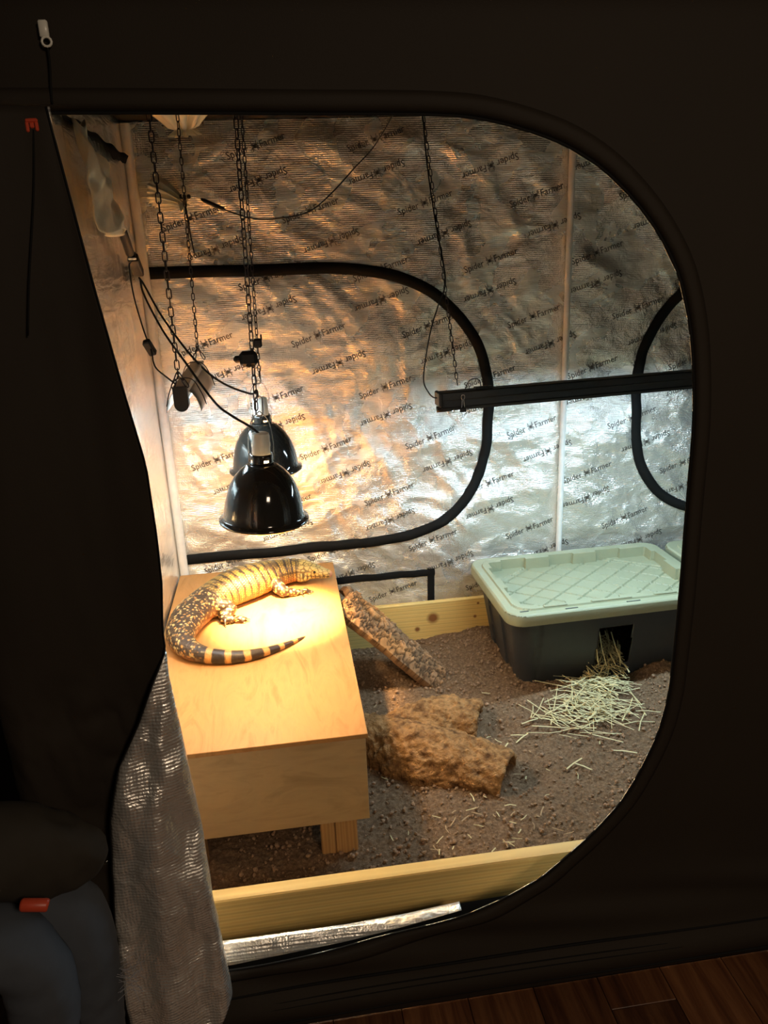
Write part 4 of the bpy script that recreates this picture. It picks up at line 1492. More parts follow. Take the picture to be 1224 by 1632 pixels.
def tub(origin, yaw, label, hole):
    R = Matrix.Rotation(yaw, 3, 'Z')
    tr = lambda V: np.array(V) @ np.array(R).T + np.array(origin)
    t = empty('storage_tub', (origin[0] + 0.39, origin[1] + 0.26, 0.075), label, 'tub')
    bg = tub_body_mesh(hole)
    b = mesh('tub_body', tr(bg.v), bg.f, M_TUB, t, True, origin, sharp=0.6)
    solidify(b, 0.0032, -1.0)
    l = mesh('lid', tr(LIDG.v), LIDG.f, M_LID, t, True, origin, sharp=0.5)
    l['label'] = 'sage green lid'
    # lashing slots in the rim
    for (x, y, w, d) in ((0.20, 0.016, 0.045, 0.005), (0.42, 0.016, 0.05, 0.005), (0.045, 0.03, 0.03, 0.005)):
        V, Fc = bevel_box((x, y, -0.001), (x + w, y + d, 0.0012), 0.0004)
        mesh('slot', tr(V), Fc, M_TUB, l, False, tuple(tr([(x, y, 0)])[0]))
    for (x, w) in ((0.13, 0.085), (0.30, 0.15), (0.53, 0.085)):
        V, Fc = bevel_box((x, 0.034, 0.0), (x + w, 0.046, 0.011), 0.003)
        mesh('rib', tr(V), Fc, M_LID, l, False, tuple(tr([(x, 0.04, 0)])[0]))
    return t
TUB0 = (0.688, 2.228, 0.434)
tub(TUB0, 0.03, 'black storage tub with sage green lid and a cut doorway spilling straw', (0.335, 0.462, -0.262, -0.100))
tub((1.492, 2.232, 0.434), 0.03, 'second black tub with green lid, behind the door edge beside the first tub', None)

# ================================================================== straw
def strand(g, p, yaw, pitch, L, r, bend):
    d = Vector((math.cos(yaw) * math.cos(pitch), math.sin(yaw) * math.cos(pitch), math.sin(pitch)))
    s = Vector((-math.sin(yaw), math.cos(yaw), 0))
    c = Vector(p)
    pts = [c - d * L / 2, c + s * bend * L * 0.5 + Vector((0, 0, abs(bend) * L * 0.2)), c + d * L / 2]
    pts = [Vector((q.x, q.y, max(q.z, float(soil_z(np.array([q.x]), np.array([q.y]))[0]) + 0.008))) for q in pts]
    V, Fc = sweep(pts, r, 4, squash=(1.3, 0.6))
    g.add(V, Fc)
g = Geo()
for i in range(300):
    t = rnd.random() ** 0.85
    cx_ = 1.05 - 0.16 * t + rnd.gauss(0, 0.03 + 0.062 * t)
    cy_ = 2.27 - 0.20 * t + rnd.gauss(0, 0.02 + 0.045 * t)
    if cy_ > 2.26 and not (1.0 < cx_ < 1.11):
        cy_ = 2.22 - rnd.random() * 0.1
    z = float(soil_z(np.array([cx_]), np.array([cy_]))[0]) + 0.010 + rnd.random() * 0.030 * math.exp(-((cx_ - 0.97) / 0.14) ** 2)
    strand(g, (cx_, cy_, z), rnd.random() * PI if rnd.random() < 0.6 else rnd.gauss(2.6, 0.4), rnd.gauss(0, 0.12), rnd.uniform(0.05, 0.15), rnd.uniform(0.0009, 0.0018), rnd.gauss(0, 0.06))
sp_ = g.obj('straw', M_STRAWS, None, False)
tag(sp_, 'loose pile of pale straw spilled on the soil before the tub doorway', 'straw', None, 'stuff')
g = Geo()
for i in range(170):
    cx_ = rnd.uniform(0.985, 1.13); cy_ = rnd.uniform(2.275, 2.42)
    h = rnd.random()
    z = 0.15 + h * 0.075 * (1 if cy_ > 2.30 else 0.5)
    yaw = rnd.random() * PI
    L = rnd.uniform(0.04, 0.11)
    if cx_ + L * 0.5 * abs(math.cos(yaw)) > 1.128 or cx_ - L * 0.5 * abs(math.cos(yaw)) < 0.985:
        yaw = rnd.gauss(1.57, 0.35)
    strand(g, (cx_, cy_, z), yaw, rnd.gauss(0.1, 0.25), L, rnd.uniform(0.0011, 0.002), rnd.gauss(0, 0.06))
for (x, pt_) in ((1.03, 1.25), (1.05, 0.9), (1.10, 0.6)):
    strand(g, (x, 2.30, 0.24), 1.57, pt_, 0.12, 0.0017, 0.05)
si = g.obj('straw', M_STRAWS, None, False)
tag(si, 'straw bedding packed inside the doorway of the black tub', 'straw', None, 'stuff')
g = Geo()
gc = Geo()
for i in range(85):
    x, y = rnd.uniform(0.2, 1.2), rnd.uniform(1.46, 2.45)
    if rnd.random() < 0.45:
        x, y = rnd.gauss(0.42, 0.1), rnd.gauss(1.62, 0.08)
    y = max(y, 1.45)
    if 0.66 < x and y > 2.2:
        continue
    z = float(soil_z(np.array([x]), np.array([y]))[0]) + 0.010
    strand(g if rnd.random() < 0.5 else gc, (x, y, z), rnd.random() * PI, rnd.gauss(0, 0.1), rnd.uniform(0.010, 0.034), rnd.uniform(0.0007, 0.0014), rnd.gauss(0, 0.15))
for (x, y, yaw, L) in ((0.668, 2.02, 0.6, 0.06), (0.66, 2.04, -0.3, 0.045), (0.60, 1.98, 0.9, 0.05), (0.78, 1.86, 0.5, 0.07), (0.80, 1.84, -0.9, 0.06), (0.62, 2.28, -0.5, 0.03), (0.95, 1.88, -0.5, 0.07), (0.72, 2.10, 0.2, 0.06)):
    z = float(soil_z(np.array([x]), np.array([y]))[0]) + 0.012
    strand(g, (x, y, z), yaw, 0.08, L, 0.0019, 0.05)
tag(g.obj('straw', M_STRAWS, None, False), 'stray bits of straw scattered over the soil', 'straw', None, 'stuff')
tag(gc.obj('wood_chips', M_CHIP, None, False), 'pale wood shavings scattered over the soil', 'chips', None, 'stuff')

# ================================================================== chains
def link_mesh(L, Wd, r):
    pts = []
    hr = Wd / 2 - r
    hl = L / 2 - r - hr
    for a in np.linspace(0, PI, 5):
        pts.append((hr * math.cos(a), 0, hl + hr * math.sin(a)))
    for a in np.linspace(PI, 2 * PI, 5):
        pts.append((hr * math.cos(a), 0, -hl + hr * math.sin(a)))
    V, Fc = sweep(pts, r, 5, True, up=Vector((0, 1, 0)))
    me = bpy.data.meshes.new('link')
    me.from_pydata([tuple(v) for v in V], [], Fc)
    me.materials.append(M_CHAIN)
    me.polygons.foreach_set('use_smooth', np.ones(len(Fc), bool))
    return me
LINK_BIG = link_mesh(0.0275, 0.0135, 0.00155)
LINK_SMALL = link_mesh(0.0235, 0.0105, 0.00135)
def chain(name, p, q, link, pitch, label, twist=0.3, group=None):
    p = Vector(p); q = Vector(q)
    c = empty(name, p, label, 'chain', group)
    n = int((q - p).length / pitch)
    d = (q - p).normalized()
    rq = d.to_track_quat('Z', 'Y')
    for i in range(n + 1):
        o = bpy.data.objects.new('link', link)
        COL.objects.link(o)
        o.parent = c
        o.location = d * (pitch * i + pitch * 0.5)
        a = twist + 0.25 * math.sin(i * 0.37 + p.x * 9) + (PI / 2 if i % 2 else 0)
        o.rotation_mode = 'QUATERNION'
        from mathutils import Quaternion
        o.rotation_quaternion = rq @ Quaternion((0, 0, 1), a)
    return c
ZT = 1.988
chain('hanging_chain', (-0.232, 1.885, ZT), (-0.243, 1.905, 1.350), LINK_BIG, 0.0205, 'dark chain holding the near end of the small grey lamp hood', 0.35)
chain('hanging_chain', (-0.216, 2.35, ZT), (-0.233, 2.335, 1.362), LINK_SMALL, 0.0178, 'thin dark chain holding the far end of the small grey lamp hood', 0.30)
ch = chain('hanging_chain', (-0.048, 1.885, ZT), (-0.064, 1.862, 1.268), LINK_BIG, 0.0205, 'dark chain holding the front dome lamp', 0.20)
g = Geo()
g.add(*bevel_box((-0.092, 1.845, 1.356), (-0.050, 1.872, 1.392), 0.008)); g.add(*bevel_box((-0.106, 1.850, 1.366), (-0.088, 1.866, 1.382), 0.005)); g.add(*bevel_box((-0.078, 1.846, 1.354), (-0.066, 1.870, 1.364), 0.003))
g.obj('clamp', M_CORD, ch, False, (-0.072, 1.858, 1.372))
ch = chain('hanging_chain', (-0.046, 2.35, ZT), (-0.062, 2.335, 1.262), LINK_SMALL, 0.0178, 'dark chain holding the rear dome lamp', 0.25)
g = Geo()
g.add(*bevel_box((-0.072, 2.325, 1.346), (-0.046, 2.347, 1.372), 0.005)); g.add(*bevel_box((-0.050, 2.33, 1.366), (-0.045, 2.342, 1.384), 0.002))
g.obj('clamp', M_CORD, ch, False, (-0.06, 2.336, 1.36))
chain('hanging_chain', (0.450, 2.35, ZT), (0.511, 2.205, 1.222), LINK_SMALL, 0.0178, 'dark chain running down to the end of the long black strip light', 0.5)
# loose chain ends of the small hood
for nm, P_, lk, L_ in (('hanging_chain', [((-0.243, 1.905, 1.345), (-0.262, 1.910, 1.305)), ((-0.243, 1.905, 1.345), (-0.222, 1.902, 1.308))], LINK_BIG, 'short V of chain over the near end of the small grey lamp hood'),
                       ('hanging_chain', [((-0.233, 2.335, 1.358), (-0.246, 2.335, 1.325)), ((-0.233, 2.335, 1.358), (-0.218, 2.335, 1.326))], LINK_SMALL, 'short V of chain over the far end of the small grey lamp hood')):
    c = empty(nm, P_[0][0], L_, 'chain')
    for a, b in P_:
        a = Vector(a); b = Vector(b)
        d = (b - a).normalized()
        for i in range(2):
            o = bpy.data.objects.new('link', lk); COL.objects.link(o); o.parent = c
            o.location = d * (0.010 + 0.0200 * i) + (a - Vector(P_[0][0]))
            o.rotation_mode = 'QUATERNION'
            from mathutils import Quaternion
            o.rotation_quaternion = d.to_track_quat('Z', 'Y') @ Quaternion((0, 0, 1), 0.3 + i * PI / 2 * 1.1)

# ================================================================== dome lamps
def dome_lamp(c, R, label, power, cord_ctrl, tilt):
    """c: centre of the rim"""
    t = empty('dome_lamp', c, label, 'lamp', None)
    k = R / 0.108
    outer = [(0.1085, -0.003), (0.1120, 0.000), (0.1115, 0.005), (0.1045, 0.006), (0.1000, 0.012), (0.0985, 0.026), (0.0955, 0.046), (0.0895, 0.070), (0.0800, 0.094), (0.0670, 0.115), (0.0520, 0.131), (0.0390, 0.141), (0.0295, 0.147)]
    rot = Matrix.Rotation(tilt, 3, 'Y')
    tr = lambda V: [tuple(Vector(c) + rot @ (Vector(v) * k)) for v in V]
    V, Fc = lathe(outer, (0, 0, 0), 56)
    sh = mesh('shade', tr(V), Fc, [M_SHADE, M_WHITE], t, True, c)
    solidify(sh, 0.0016, 0.0, 1)
    # slotted neck
    neck = [(0.0290, 0.146), (0.0285, 0.152), (0.0280, 0.158), (0.0278, 0.166), (0.0262, 0.171)]
    V, Fc = lathe(neck, (0, 0, 0), 28)
    Fc = [f for n_, f in enumerate(Fc) if not (28 <= n_ < 56 and (n_ % 28) in (2, 9, 16, 22, 23))]
    nk = mesh('neck', tr(V), Fc, M_SHADE, t, True, c)
    solidify(nk, 0.0012)
    V, Fc = lathe([(0.0, 0.168), (0.0215, 0.168), (0.0225, 0.172), (0.0222, 0.186), (0.0232, 0.189), (0.0232, 0.198), (0.0222, 0.200), (0.0220, 0.214), (0.0205, 0.221), (0.0150, 0.2235), (0.0, 0.224)], (0, 0, 0), 32)
    mesh('socket', tr(V), Fc, M_CERAMIC, t, True, c, sharp=0.6)
    V, Fc = lathe([(0.0, 0.016), (0.014, 0.017), (0.026, 0.024), (0.031, 0.038), (0.029, 0.055), (0.021, 0.082), (0.014, 0.105), (0.0135, 0.140), (0.0, 0.141)], (0, 0, 0), 24)
    b = mesh('bulb', tr(V), Fc, M_BULB, t, True, c)
    # bail wire from the neck over the socket
    P = [(0.030, 0, 0.150), (0.0305, 0, 0.20), (0.022, 0, 0.248), (0.004, 0, 0.272), (-0.004, 0, 0.272), (-0.022, 0, 0.248), (-0.0305, 0, 0.20), (-0.030, 0, 0.150)]
    V, Fc = sweep(spline(tr(P), 40), 0.0013, 6)
    mesh('bail', V, Fc, M_STEEL, t, True, c)
    # spring hook on the bail
    hk = [(0.0085 * math.cos(a), 0.002, 0.287 + (0.017 if math.sin(a) > 0 else -0.017) * 0.9 + 0.0085 * math.sin(a)) for a in np.linspace(0, 2 * PI, 21)[:-1]]
    V, Fc = sweep(tr(hk), 0.0021, 6, True, up=Vector((0, 1, 0)))
    mesh('hook', V, Fc, M_STEEL, t, True, c)
    P = spline([tuple(Vector(c) + rot @ (Vector((-0.004, -0.004, 0.222)) * k))] + cord_ctrl, 40)
    V, Fc = sweep(P, 0.0031, 8)
    mesh('cord', V, Fc, M_CORD, t, True, tuple(P[0]))
    light('lamp_bulb_light', 'POINT', tuple(Vector(c) + rot @ (Vector((0, 0, 0.010)) * k)), power[0], WARM, 0.03, parent=t)
    beam = light('lamp_bulb_beam', 'SPOT', tuple(Vector(c) + rot @ (Vector((0, 0, 0.012)) * k)), power[1], WARM, 0.03, parent=t)
    beam.data.spot_size = math.radians(57)
    beam.data.spot_blend = 1.0
    return t
dome_lamp((-0.070, 1.862, 0.972), 0.108, 'nearer black enamel dome lamp hanging in front of the other one', LAMP_POWER['front'],
          [(-0.085, 1.856, 1.214), (-0.125, 1.875, 1.238), (-0.165, 1.91, 1.268), (-0.24, 2.07, 1.345), (-0.32, 2.30, 1.412), (-0.385, 2.47, 1.505), (-0.404, 2.56, 1.548)], 0.045)
dome_lamp((-0.068, 2.335, 0.976), 0.108, 'rear black enamel dome lamp, half hidden by the nearer lamp', LAMP_POWER['back'],
          [(-0.075, 2.332, 1.222), (-0.095, 2.335, 1.212), (-0.178, 2.32, 1.256), (-0.246, 2.31, 1.330), (-0.335, 2.45, 1.435), (-0.395, 2.565, 1.53), (-0.414, 2.605, 1.552)], 0.0)

# ================================================================== extension lead by the left wall
ex = empty('extension_cord', (-0.405, 2.47, 1.60), 'black power lead with a three way socket end hanging from the pale sleeve', 'cord')
P = [(-0.404, 2.30, 1.70), (-0.402, 2.345, 1.685), (-0.405, 2.42, 1.645), (-0.408, 2.46, 1.625)]
V, Fc = sweep(spline(P, 20), [0.010] * 6 + [0.013] * 14, 10)
mesh('plug', V, Fc, M_CORD, ex, True, P[0])
Vb, Fb = bevel_box((-0.016, -0.052, -0.014), (0.016, 0.052, 0.014), 0.005, 2)
dirv = Vector((-0.004, 0.135, -0.068)).normalized()
rm_ = Matrix((Vector((1, 0, 0)), dirv, Vector((1, 0, 0)).cross(dirv))).transposed()
cpos = Vector((-0.408, 2.535, 1.590))
mesh('socket_block', [tuple(cpos + rm_ @ Vector(v)) for v in Vb], Fb, M_CORD, ex, False, tuple(cpos))
Vb, Fb = bevel_box((-0.012, -0.006, -0.011), (0.012, 0.006, 0.011), 0.002)
mesh('prongs', [tuple(cpos - dirv * 0.060 + rm_ @ Vector(v)) for v in Vb], Fb, M_STEEL, ex, False, tuple(cpos))

# ================================================================== small grey hood lamp on the left
def small_hood():
    y0, y1, xc, zc = 1.900, 2.400, -0.243, 1.290
    t = empty('hood_lamp', (xc, 2.15, zc), 'small grey hooded tube lamp hung by two chains above the platform', 'lamp')
    box('housing', (xc - 0.018, y0 + 0.012, zc - 0.012), (xc + 0.018, y1 - 0.012, zc + 0.022), M_GREYMETAL, t, 0.003)
    prof = [(-0.042, -0.046), (-0.040, -0.034), (-0.034, -0.016), (-0.026, -0.003), (-0.018, 0.004), (0.018, 0.004), (0.026, -0.003), (0.034, -0.016), (0.040, -0.034), (0.042, -0.046)]
    V = []
    for y in np.linspace(y0 + 0.035, y1 - 0.035, 10):
        for (px, pz) in prof:
            V.append((xc + px, y, zc + pz))
    rf = mesh('reflector', V, grid_faces(10, len(prof)), [M_GREYMETAL], t, True, (xc, 2.15, zc))
    solidify(rf, 0.0012)
    for yy in (y0, y1 - 0.03):
        g = Geo()
        n = 16
        pr = [(-0.0175, 0.020)] + [(0.0175 * math.cos(a), -0.022 + 0.0175 * math.sin(a)) for a in np.linspace(PI, 2 * PI, n)] + [(0.0175, 0.020)]
        V = [(xc + a, yy, zc + b) for a, b in pr] + [(xc + a, yy + 0.03, zc + b) for a, b in pr]
        m = len(pr)
        F = [tuple(range(m))[::-1], tuple(m + i for i in range(m))] + [(i, (i + 1) % m, m + (i + 1) % m, m + i) for i in range(m)]
        g.add(V, F)
        g.obj('end_cap', M_BLACKMETAL, t, False, (xc, yy, zc))
    V, Fc = sweep([(xc, y0 + 0.03, zc - 0.024), (xc, 2.15, zc - 0.024), (xc, y1 - 0.03, zc - 0.024)], 0.008, 12)
    mesh('tube', V, Fc, M_TUBE, t, True, (xc, 2.15, zc - 0.024))
    # wire stays holding the reflector
    for yy in (y0 + 0.10, y1 - 0.09):
        V, Fc = sweep(spline([(xc - 0.050, yy, zc - 0.042), (xc - 0.040, yy, zc - 0.010), (xc - 0.02, yy, zc + 0.024), (xc + 0.02, yy, zc + 0.024), (xc + 0.040, yy, zc - 0.010), (xc + 0.050, yy, zc - 0.042)], 24), 0.0014, 6)
        mesh('stay_wire', V, Fc, M_CHAIN, t, True, (xc, yy, zc))
    P = spline([(xc - 0.012, y0 + 0.03, zc + 0.024), (-0.275, 1.96, 1.325), (-0.312, 2.05, 1.337), (-0.322, 2.07, 1.355), (-0.328, 2.10, 1.38), (-0.352, 2.17, 1.43), (-0.383, 2.28, 1.51), (-0.405, 2.40, 1.585), (-0.410, 2.47, 1.60)], 60)
    V, Fc = sweep(P, 0.0021, 7)
    cd = mesh('cord', V, Fc, M_CORD, t, True, tuple(P[0]))
    Vb, Fb = bevel_box((-0.010, -0.010, -0.022), (0.010, 0.010, 0.022), 0.003)
    R = Matrix.Rotation(0.5, 3, 'X') @ Matrix.Rotation(-0.3, 3, 'Y')
    mesh('switch', [tuple(Vector((-0.333, 2.112, 1.386)) + R @ Vector(v)) for v in Vb], Fb, M_CORD, cd, False, (-0.333, 2.112, 1.386))
    light('hood_tube_light', 'AREA', (xc, 2.15, zc - 0.034), TUBE_POWER_SMALL, COOL, 0.03, 0.42, (0, 0, 0), parent=t)
small_hood()

# ================================================================== long strip light over the tubs
def strip_light():
    p0 = Vector((0.447, 2.196, 1.176)); p1 = Vector((1.645, 2.262, 1.190))
    ax = (p1 - p0).normalized()
    up = Vector((0, 0, 1)); fw = up.cross(ax).normalized(); up = ax.cross(fw)
    L = (p1 - p0).length
    t = empty('strip_light', tuple(p0), 'long black strip light hung level above the tubs', 'lamp')
    T = lambda V: [tuple(p0 + ax * v[0] + fw * v[1] + up * v[2]) for v in V]
    # fw points to +y (away from the door)
    prof = [(-0.024, -0.024), (-0.026, -0.016), (-0.024, -0.013), (-0.0235, 0.004), (-0.0245, 0.006), (-0.0235, 0.008), (-0.022, 0.026), (-0.018, 0.029), (0.018, 0.029), (0.022, 0.026), (0.0235, 0.008), (0.024, -0.013), (0.026, -0.016), (0.024, -0.024), (0.021, -0.024), (0.019, -0.008), (-0.019, -0.008), (-0.021, -0.024)]
    m = len(prof)
    V = [(x, a, b) for x in (0.012, L - 0.012) for a, b in prof]
    F = [tuple(range(m))[::-1], tuple(m + i for i in range(m))] + [(i, (i + 1) % m, m + (i + 1) % m, m + i) for i in range(m)]
    mesh('housing', T(V), F, M_BLACKMETAL, t, False, tuple(p0))
    for x in (0.0, L - 0.0115):
        V, Fc = bevel_box((x, -0.027, -0.012), (x + 0.0115, 0.027, 0.030), 0.003)
        mesh('end_cap', T(V), Fc, M_BLACKMETAL, t, False, tuple(p0 + ax * x))
    for x in (0.016, L - 0.04):
        V, Fc = sweep([(x - 0.02, -0.012, -0.019), (x, -0.012, -0.019), (x + 0.024, -0.012, -0.019)], 0.0095, 12)
        mesh('tube_holder', T(V), Fc, M_CORD, t, True, tuple(p0 + ax * x))
    V, Fc = sweep([(0.04, 0.0, -0.0165), (L / 2, 0, -0.0165), (L - 0.04, 0.0, -0.0165)], 0.0078, 12)
    mesh('tube', T(V), Fc, M_TUBE, t, True, tuple(p0))
    for x in (0.040, 0.062):
        P = spline([(x, -0.020, -0.010), (x + 0.004, -0.023, -0.022), (x + 0.006, -0.012, -0.031), (x + 0.006, 0.004, -0.029)], 14)
        V, Fc = sweep(T(P), 0.0020, 6)
        mesh('tube_clip', V, Fc, M_STEEL, t, True, tuple(p0 + ax * x))
    # plug lug on top
    V, Fc = bevel_box((0.115, -0.012, 0.0285), (0.170, 0.012, 0.0345), 0.002)
    mesh('lug', T(V), Fc, M_BLACKMETAL, t, False, tuple(p0))
    P = spline([(0.135, 0, 0.034), (0.132, 0.006, 0.052), (0.118, 0.010, 0.058), (0.100, 0.01, 0.050), (0.09, 0.01, 0.03)], 20)
    V, Fc = sweep(T(P), 0.0015, 6)
    mesh('hanger_wire', V, Fc, M_CHAIN, t, True, tuple(p0))
    P = spline([tuple(p0 + up * 0.012 + ax * 0.001), (0.435, 2.196, 1.192), (0.424, 2.20, 1.205), (0.412, 2.21, 1.235), (0.418, 2.215, 1.29), (0.440, 2.23, 1.38), (0.466, 2.24, 1.45), (0.487, 2.245, 1.50), (0.486, 2.26, 1.56), (0.470, 2.29, 1.68), (0.456, 2.32, 1.83), (0.448, 2.338, 1.99)], 80)
    V, Fc = sweep(P, 0.0020, 7)
    mesh('cord', V, Fc, M_CORD, t, True, tuple(P[0]))
    mid = p0 + ax * (L / 2) - up * 0.0265
    ang = math.atan2(ax.y, ax.x)
    light('strip_tube_light', 'AREA', tuple(mid), TUBE_POWER, COOL, L - 0.1, 0.03, (0, 0, ang), parent=t)
    # binder clips
    def binder(x, nm, lab):
        b = empty('binder_clip', tuple(p0 + ax * x - fw * 0.027), lab, 'clip')
        V, Fc = bevel_box((x - 0.008, -0.034, -0.030), (x + 0.012, -0.0272, -0.017), 0.002)
        mesh('clip_body', T(V), Fc, M_CORD, b, False, tuple(p0 + ax * x))
        for z0, s, ln in ((-0.016, 1, 0.036), (-0.031, -1, 0.020)):
            hp = [(-0.0045, 0), (-0.0030, 0.35), (-0.0022, 0.62), (-0.0055, 0.82), (-0.0035, 1.0), (0.0035, 1.0), (0.0055, 0.82), (0.0022, 0.62), (0.0030, 0.35), (0.0045, 0)]
            P = spline([(x + 0.002 + a, -0.0315, z0 + s * ln * f) for a, f in hp], 40)
            V, Fc = sweep(T(P), 0.0011, 6)
            mesh('handle', V, Fc, M_STEEL, b, True, tuple(p0 + ax * x))
    binder(0.068, 'a', 'black binder clip with wire handles on the end of the strip light')
strip_light()

# ================================================================== thin cable along the back
cb = empty('cable', (-0.2, 2.76, 1.77), 'thin black cable sagging across the back lining from the tied sleeve', 'cable')
tube('wire', [(-0.203, 2.742, 1.781), (-0.163, 2.738, 1.761), (-0.104, 2.736, 1.737), (-0.054, 2.734, 1.721), (0.0, 2.730, 1.715), (0.06, 2.728, 1.719), (0.115, 2.728, 1.727), (0.165, 2.725, 1.749), (0.228, 2.720, 1.799), (0.295, 2.70, 1.862), (0.352, 2.66, 1.915), (0.40, 2.60, 1.985), (0.41, 2.58, 2.015)], 0.0024, M_CORD, cb, 80, 7)
V, Fc = sweep([(-0.208, 2.742, 1.784), (-0.198, 2.742, 1.779), (-0.163, 2.738, 1.762), (-0.138, 2.737, 1.751)], [0.004, 0.0068, 0.0068, 0.0055], 10)
mesh('connector', V, Fc, M_CORD, cb, True, (-0.18, 2.763, 1.77))
tube('lead_end', [(-0.238, 2.742, 1.792), (-0.222, 2.742, 1.789), (-0.207, 2.742, 1.784)], 0.0022, M_STEEL, cb, 10, 6)

# ================================================================== person sitting at the left
def skin_mesh(name, joints, edges, mat, parent, sub=2, root=0):
    me = bpy.data.meshes.new(name)
    me.from_pydata([j[:3] for j in joints], edges, [])
    me.materials.append(mat)
    o = bpy.data.objects.new(name, me)
    COL.objects.link(o)
    o.modifiers.new('skin', 'SKIN').use_smooth_shade = True
    for i, j in enumerate(joints):
        sv = me.skin_vertices[0].data[i]
        sv.radius = (j[3], j[4] if len(j) > 4 else j[3])
        sv.use_root = (i == root)
    s = o.modifiers.new('sub', 'SUBSURF')
    s.levels = sub; s.render_levels = sub
    baked(o)
    if not o.data.materials:
        o.data.materials.append(mat)
    put(o, parent)
    return o
def build_person():
    t = empty('person', (-0.92, 1.12, 0.0), 'seated person cropped by the picture edge, dark jeans knees and dark jacket sleeve', 'person')
    J = [(-0.95, 1.13, 0.56, 0.13, 0.10), (-0.96, 1.13, 0.75, 0.12, 0.09), (-0.95, 1.13, 0.95, 0.15, 0.10), (-0.94, 1.13, 1.07, 0.055, 0.055), (-0.92, 1.13, 1.16, 0.075, 0.085), (-0.915, 1.13, 1.27, 0.075, 0.09),
         (-0.90, 1.03, 0.54, 0.08, 0.08), (-0.50, 1.065, 0.51, 0.052, 0.052), (-0.50, 1.07, 0.10, 0.036, 0.036), (-0.38, 1.065, 0.045, 0.034, 0.03),
         (-0.90, 1.21, 0.54, 0.08, 0.08), (-0.450, 1.160, 0.485, 0.050, 0.052), (-0.46, 1.158, 0.10, 0.036, 0.036), (-0.345, 1.155, 0.045, 0.034, 0.03),
         (-0.95, 0.95, 1.00, 0.05, 0.05), (-0.86, 0.90, 0.74, 0.04, 0.04), (-0.60, 1.02, 0.63, 0.028, 0.028),
         (-0.95, 1.31, 1.00, 0.05, 0.05), (-0.86, 1.35, 0.74, 0.04, 0.04), (-0.62, 1.24, 0.66, 0.028, 0.028)]
    E = [(0, 1), (1, 2), (2, 3), (3, 4), (4, 5), (0, 6), (6, 7), (7, 8), (8, 9), (0, 10), (10, 11), (11, 12), (12, 13), (2, 14), (14, 15), (15, 16), (2, 17), (17, 18), (18, 19)]
    skin_mesh('body', J, E, M_SKIN, t)
    # hands: palm and five fingers each, the near one curled round the red thing
    def hand(w, d, up_, nm, curl):
        w = Vector(w); d = Vector(d).normalized(); u = Vector(up_).normalized(); s = d.cross(u)
        jo = [(*w, 0.024, 0.018), (*(w + d * 0.045), 0.030, 0.016), (*(w + d * 0.075), 0.032, 0.014)]
        ed_ = [(0, 1), (1, 2)]
        for f, (off, ln) in enumerate(((-0.027, 0.062), (-0.009, 0.074), (0.009, 0.070), (0.026, 0.055))):
            b = w + d * 0.078 + s * off
            i0 = len(jo)
            p1 = b + d * ln * 0.42 - u * curl * 0.012
            p2 = p1 + d * ln * 0.22 - u * (0.006 + curl * 0.024)
            p3 = p2 + d * ln * (0.12 - 0.25 * curl) - u * (0.006 + curl * 0.018)
            for p, r in ((b, 0.0095), (p1, 0.009), (p2, 0.0082), (p3, 0.0070)):
                jo.append((*p, r, r))
            ed_ += [(2, i0), (i0, i0 + 1), (i0 + 1, i0 + 2), (i0 + 2, i0 + 3)]
        i0 = len(jo)
        for p, r in ((w + d * 0.03 - s * 0.032, 0.011), (w + d * 0.058 - s * 0.046 - u * 0.012 * curl, 0.0098), (w + d * 0.080 - s * 0.048 - u * 0.026 * curl, 0.0082)):
            jo.append((*p, r, r))
        ed_ += [(1, i0), (i0, i0 + 1), (i0 + 1, i0 + 2)]
        return skin_mesh(nm, jo, ed_, M_SKIN, t, 2)
    hand((-0.675, 1.030, 0.633), (0.9, 0.15, -0.18), (0.1, 0, 1), 'hand', 0.8)
    hand((-0.66, 1.235, 0.63), (0.9, -0.15, -0.25), (0.1, 0, 1), 'hand', 0.5)
    JJ = [(-0.95, 1.12, 0.58, 0.150, 0.13), (-0.82, 1.035, 0.57, 0.092, 0.088), (-0.66, 1.05, 0.555, 0.082, 0.080), (-0.500, 1.065, 0.530, 0.070, 0.070), (-0.488, 1.068, 0.43, 0.064, 0.064), (-0.515, 1.07, 0.25, 0.060, 0.060), (-0.530, 1.07, 0.09, 0.058, 0.058),
          (-0.82, 1.195, 0.56, 0.092, 0.088), (-0.62, 1.175, 0.525, 0.080, 0.078), (-0.446, 1.160, 0.502, 0.068, 0.068), (-0.440, 1.158, 0.40, 0.062, 0.062), (-0.455, 1.158, 0.23, 0.058, 0.058), (-0.462, 1.158, 0.09, 0.056, 0.056)]
    EE = [(0, 1), (1, 2), (2, 3), (3, 4), (4, 5), (5, 6), (0, 7), (7, 8), (8, 9), (9, 10), (10, 11), (11, 12)]
    jn = skin_mesh('jeans', JJ, EE, M_DENIM, t, 3)
    X = coords_of(jn.data)
    n3 = np.empty(len(X) * 3, np.float32); jn.data.vertices.foreach_get('normal', n3)
    cr_ = fbm(X * np.array([22, 22, 34]), 3, 4) * 0.006
    set_coords(jn.data, X + n3.reshape(-1, 3) * cr_[:, None])
    # frayed threads at the ripped knee
    gg = Geo()
    for i in range(16):
        y = 1.12 + rnd.random() * 0.06; z = 0.30 + rnd.random() * 0.05
        p = [(-0.392, y, z), (-0.372 + rnd.random() * 0.008, y + rnd.gauss(0, 0.01), z + rnd.gauss(0, 0.008)), (-0.360 + rnd.random() * 0.012, y + rnd.gauss(0, 0.015), z - rnd.random() * 0.02)]
        gg.add(*sweep(p, 0.0006, 4))
    fr = gg.obj('frayed_threads', plain('thread', (0.30, 0.30, 0.33), 0.9), jn, False)
    fr['kind'] = 'stuff'
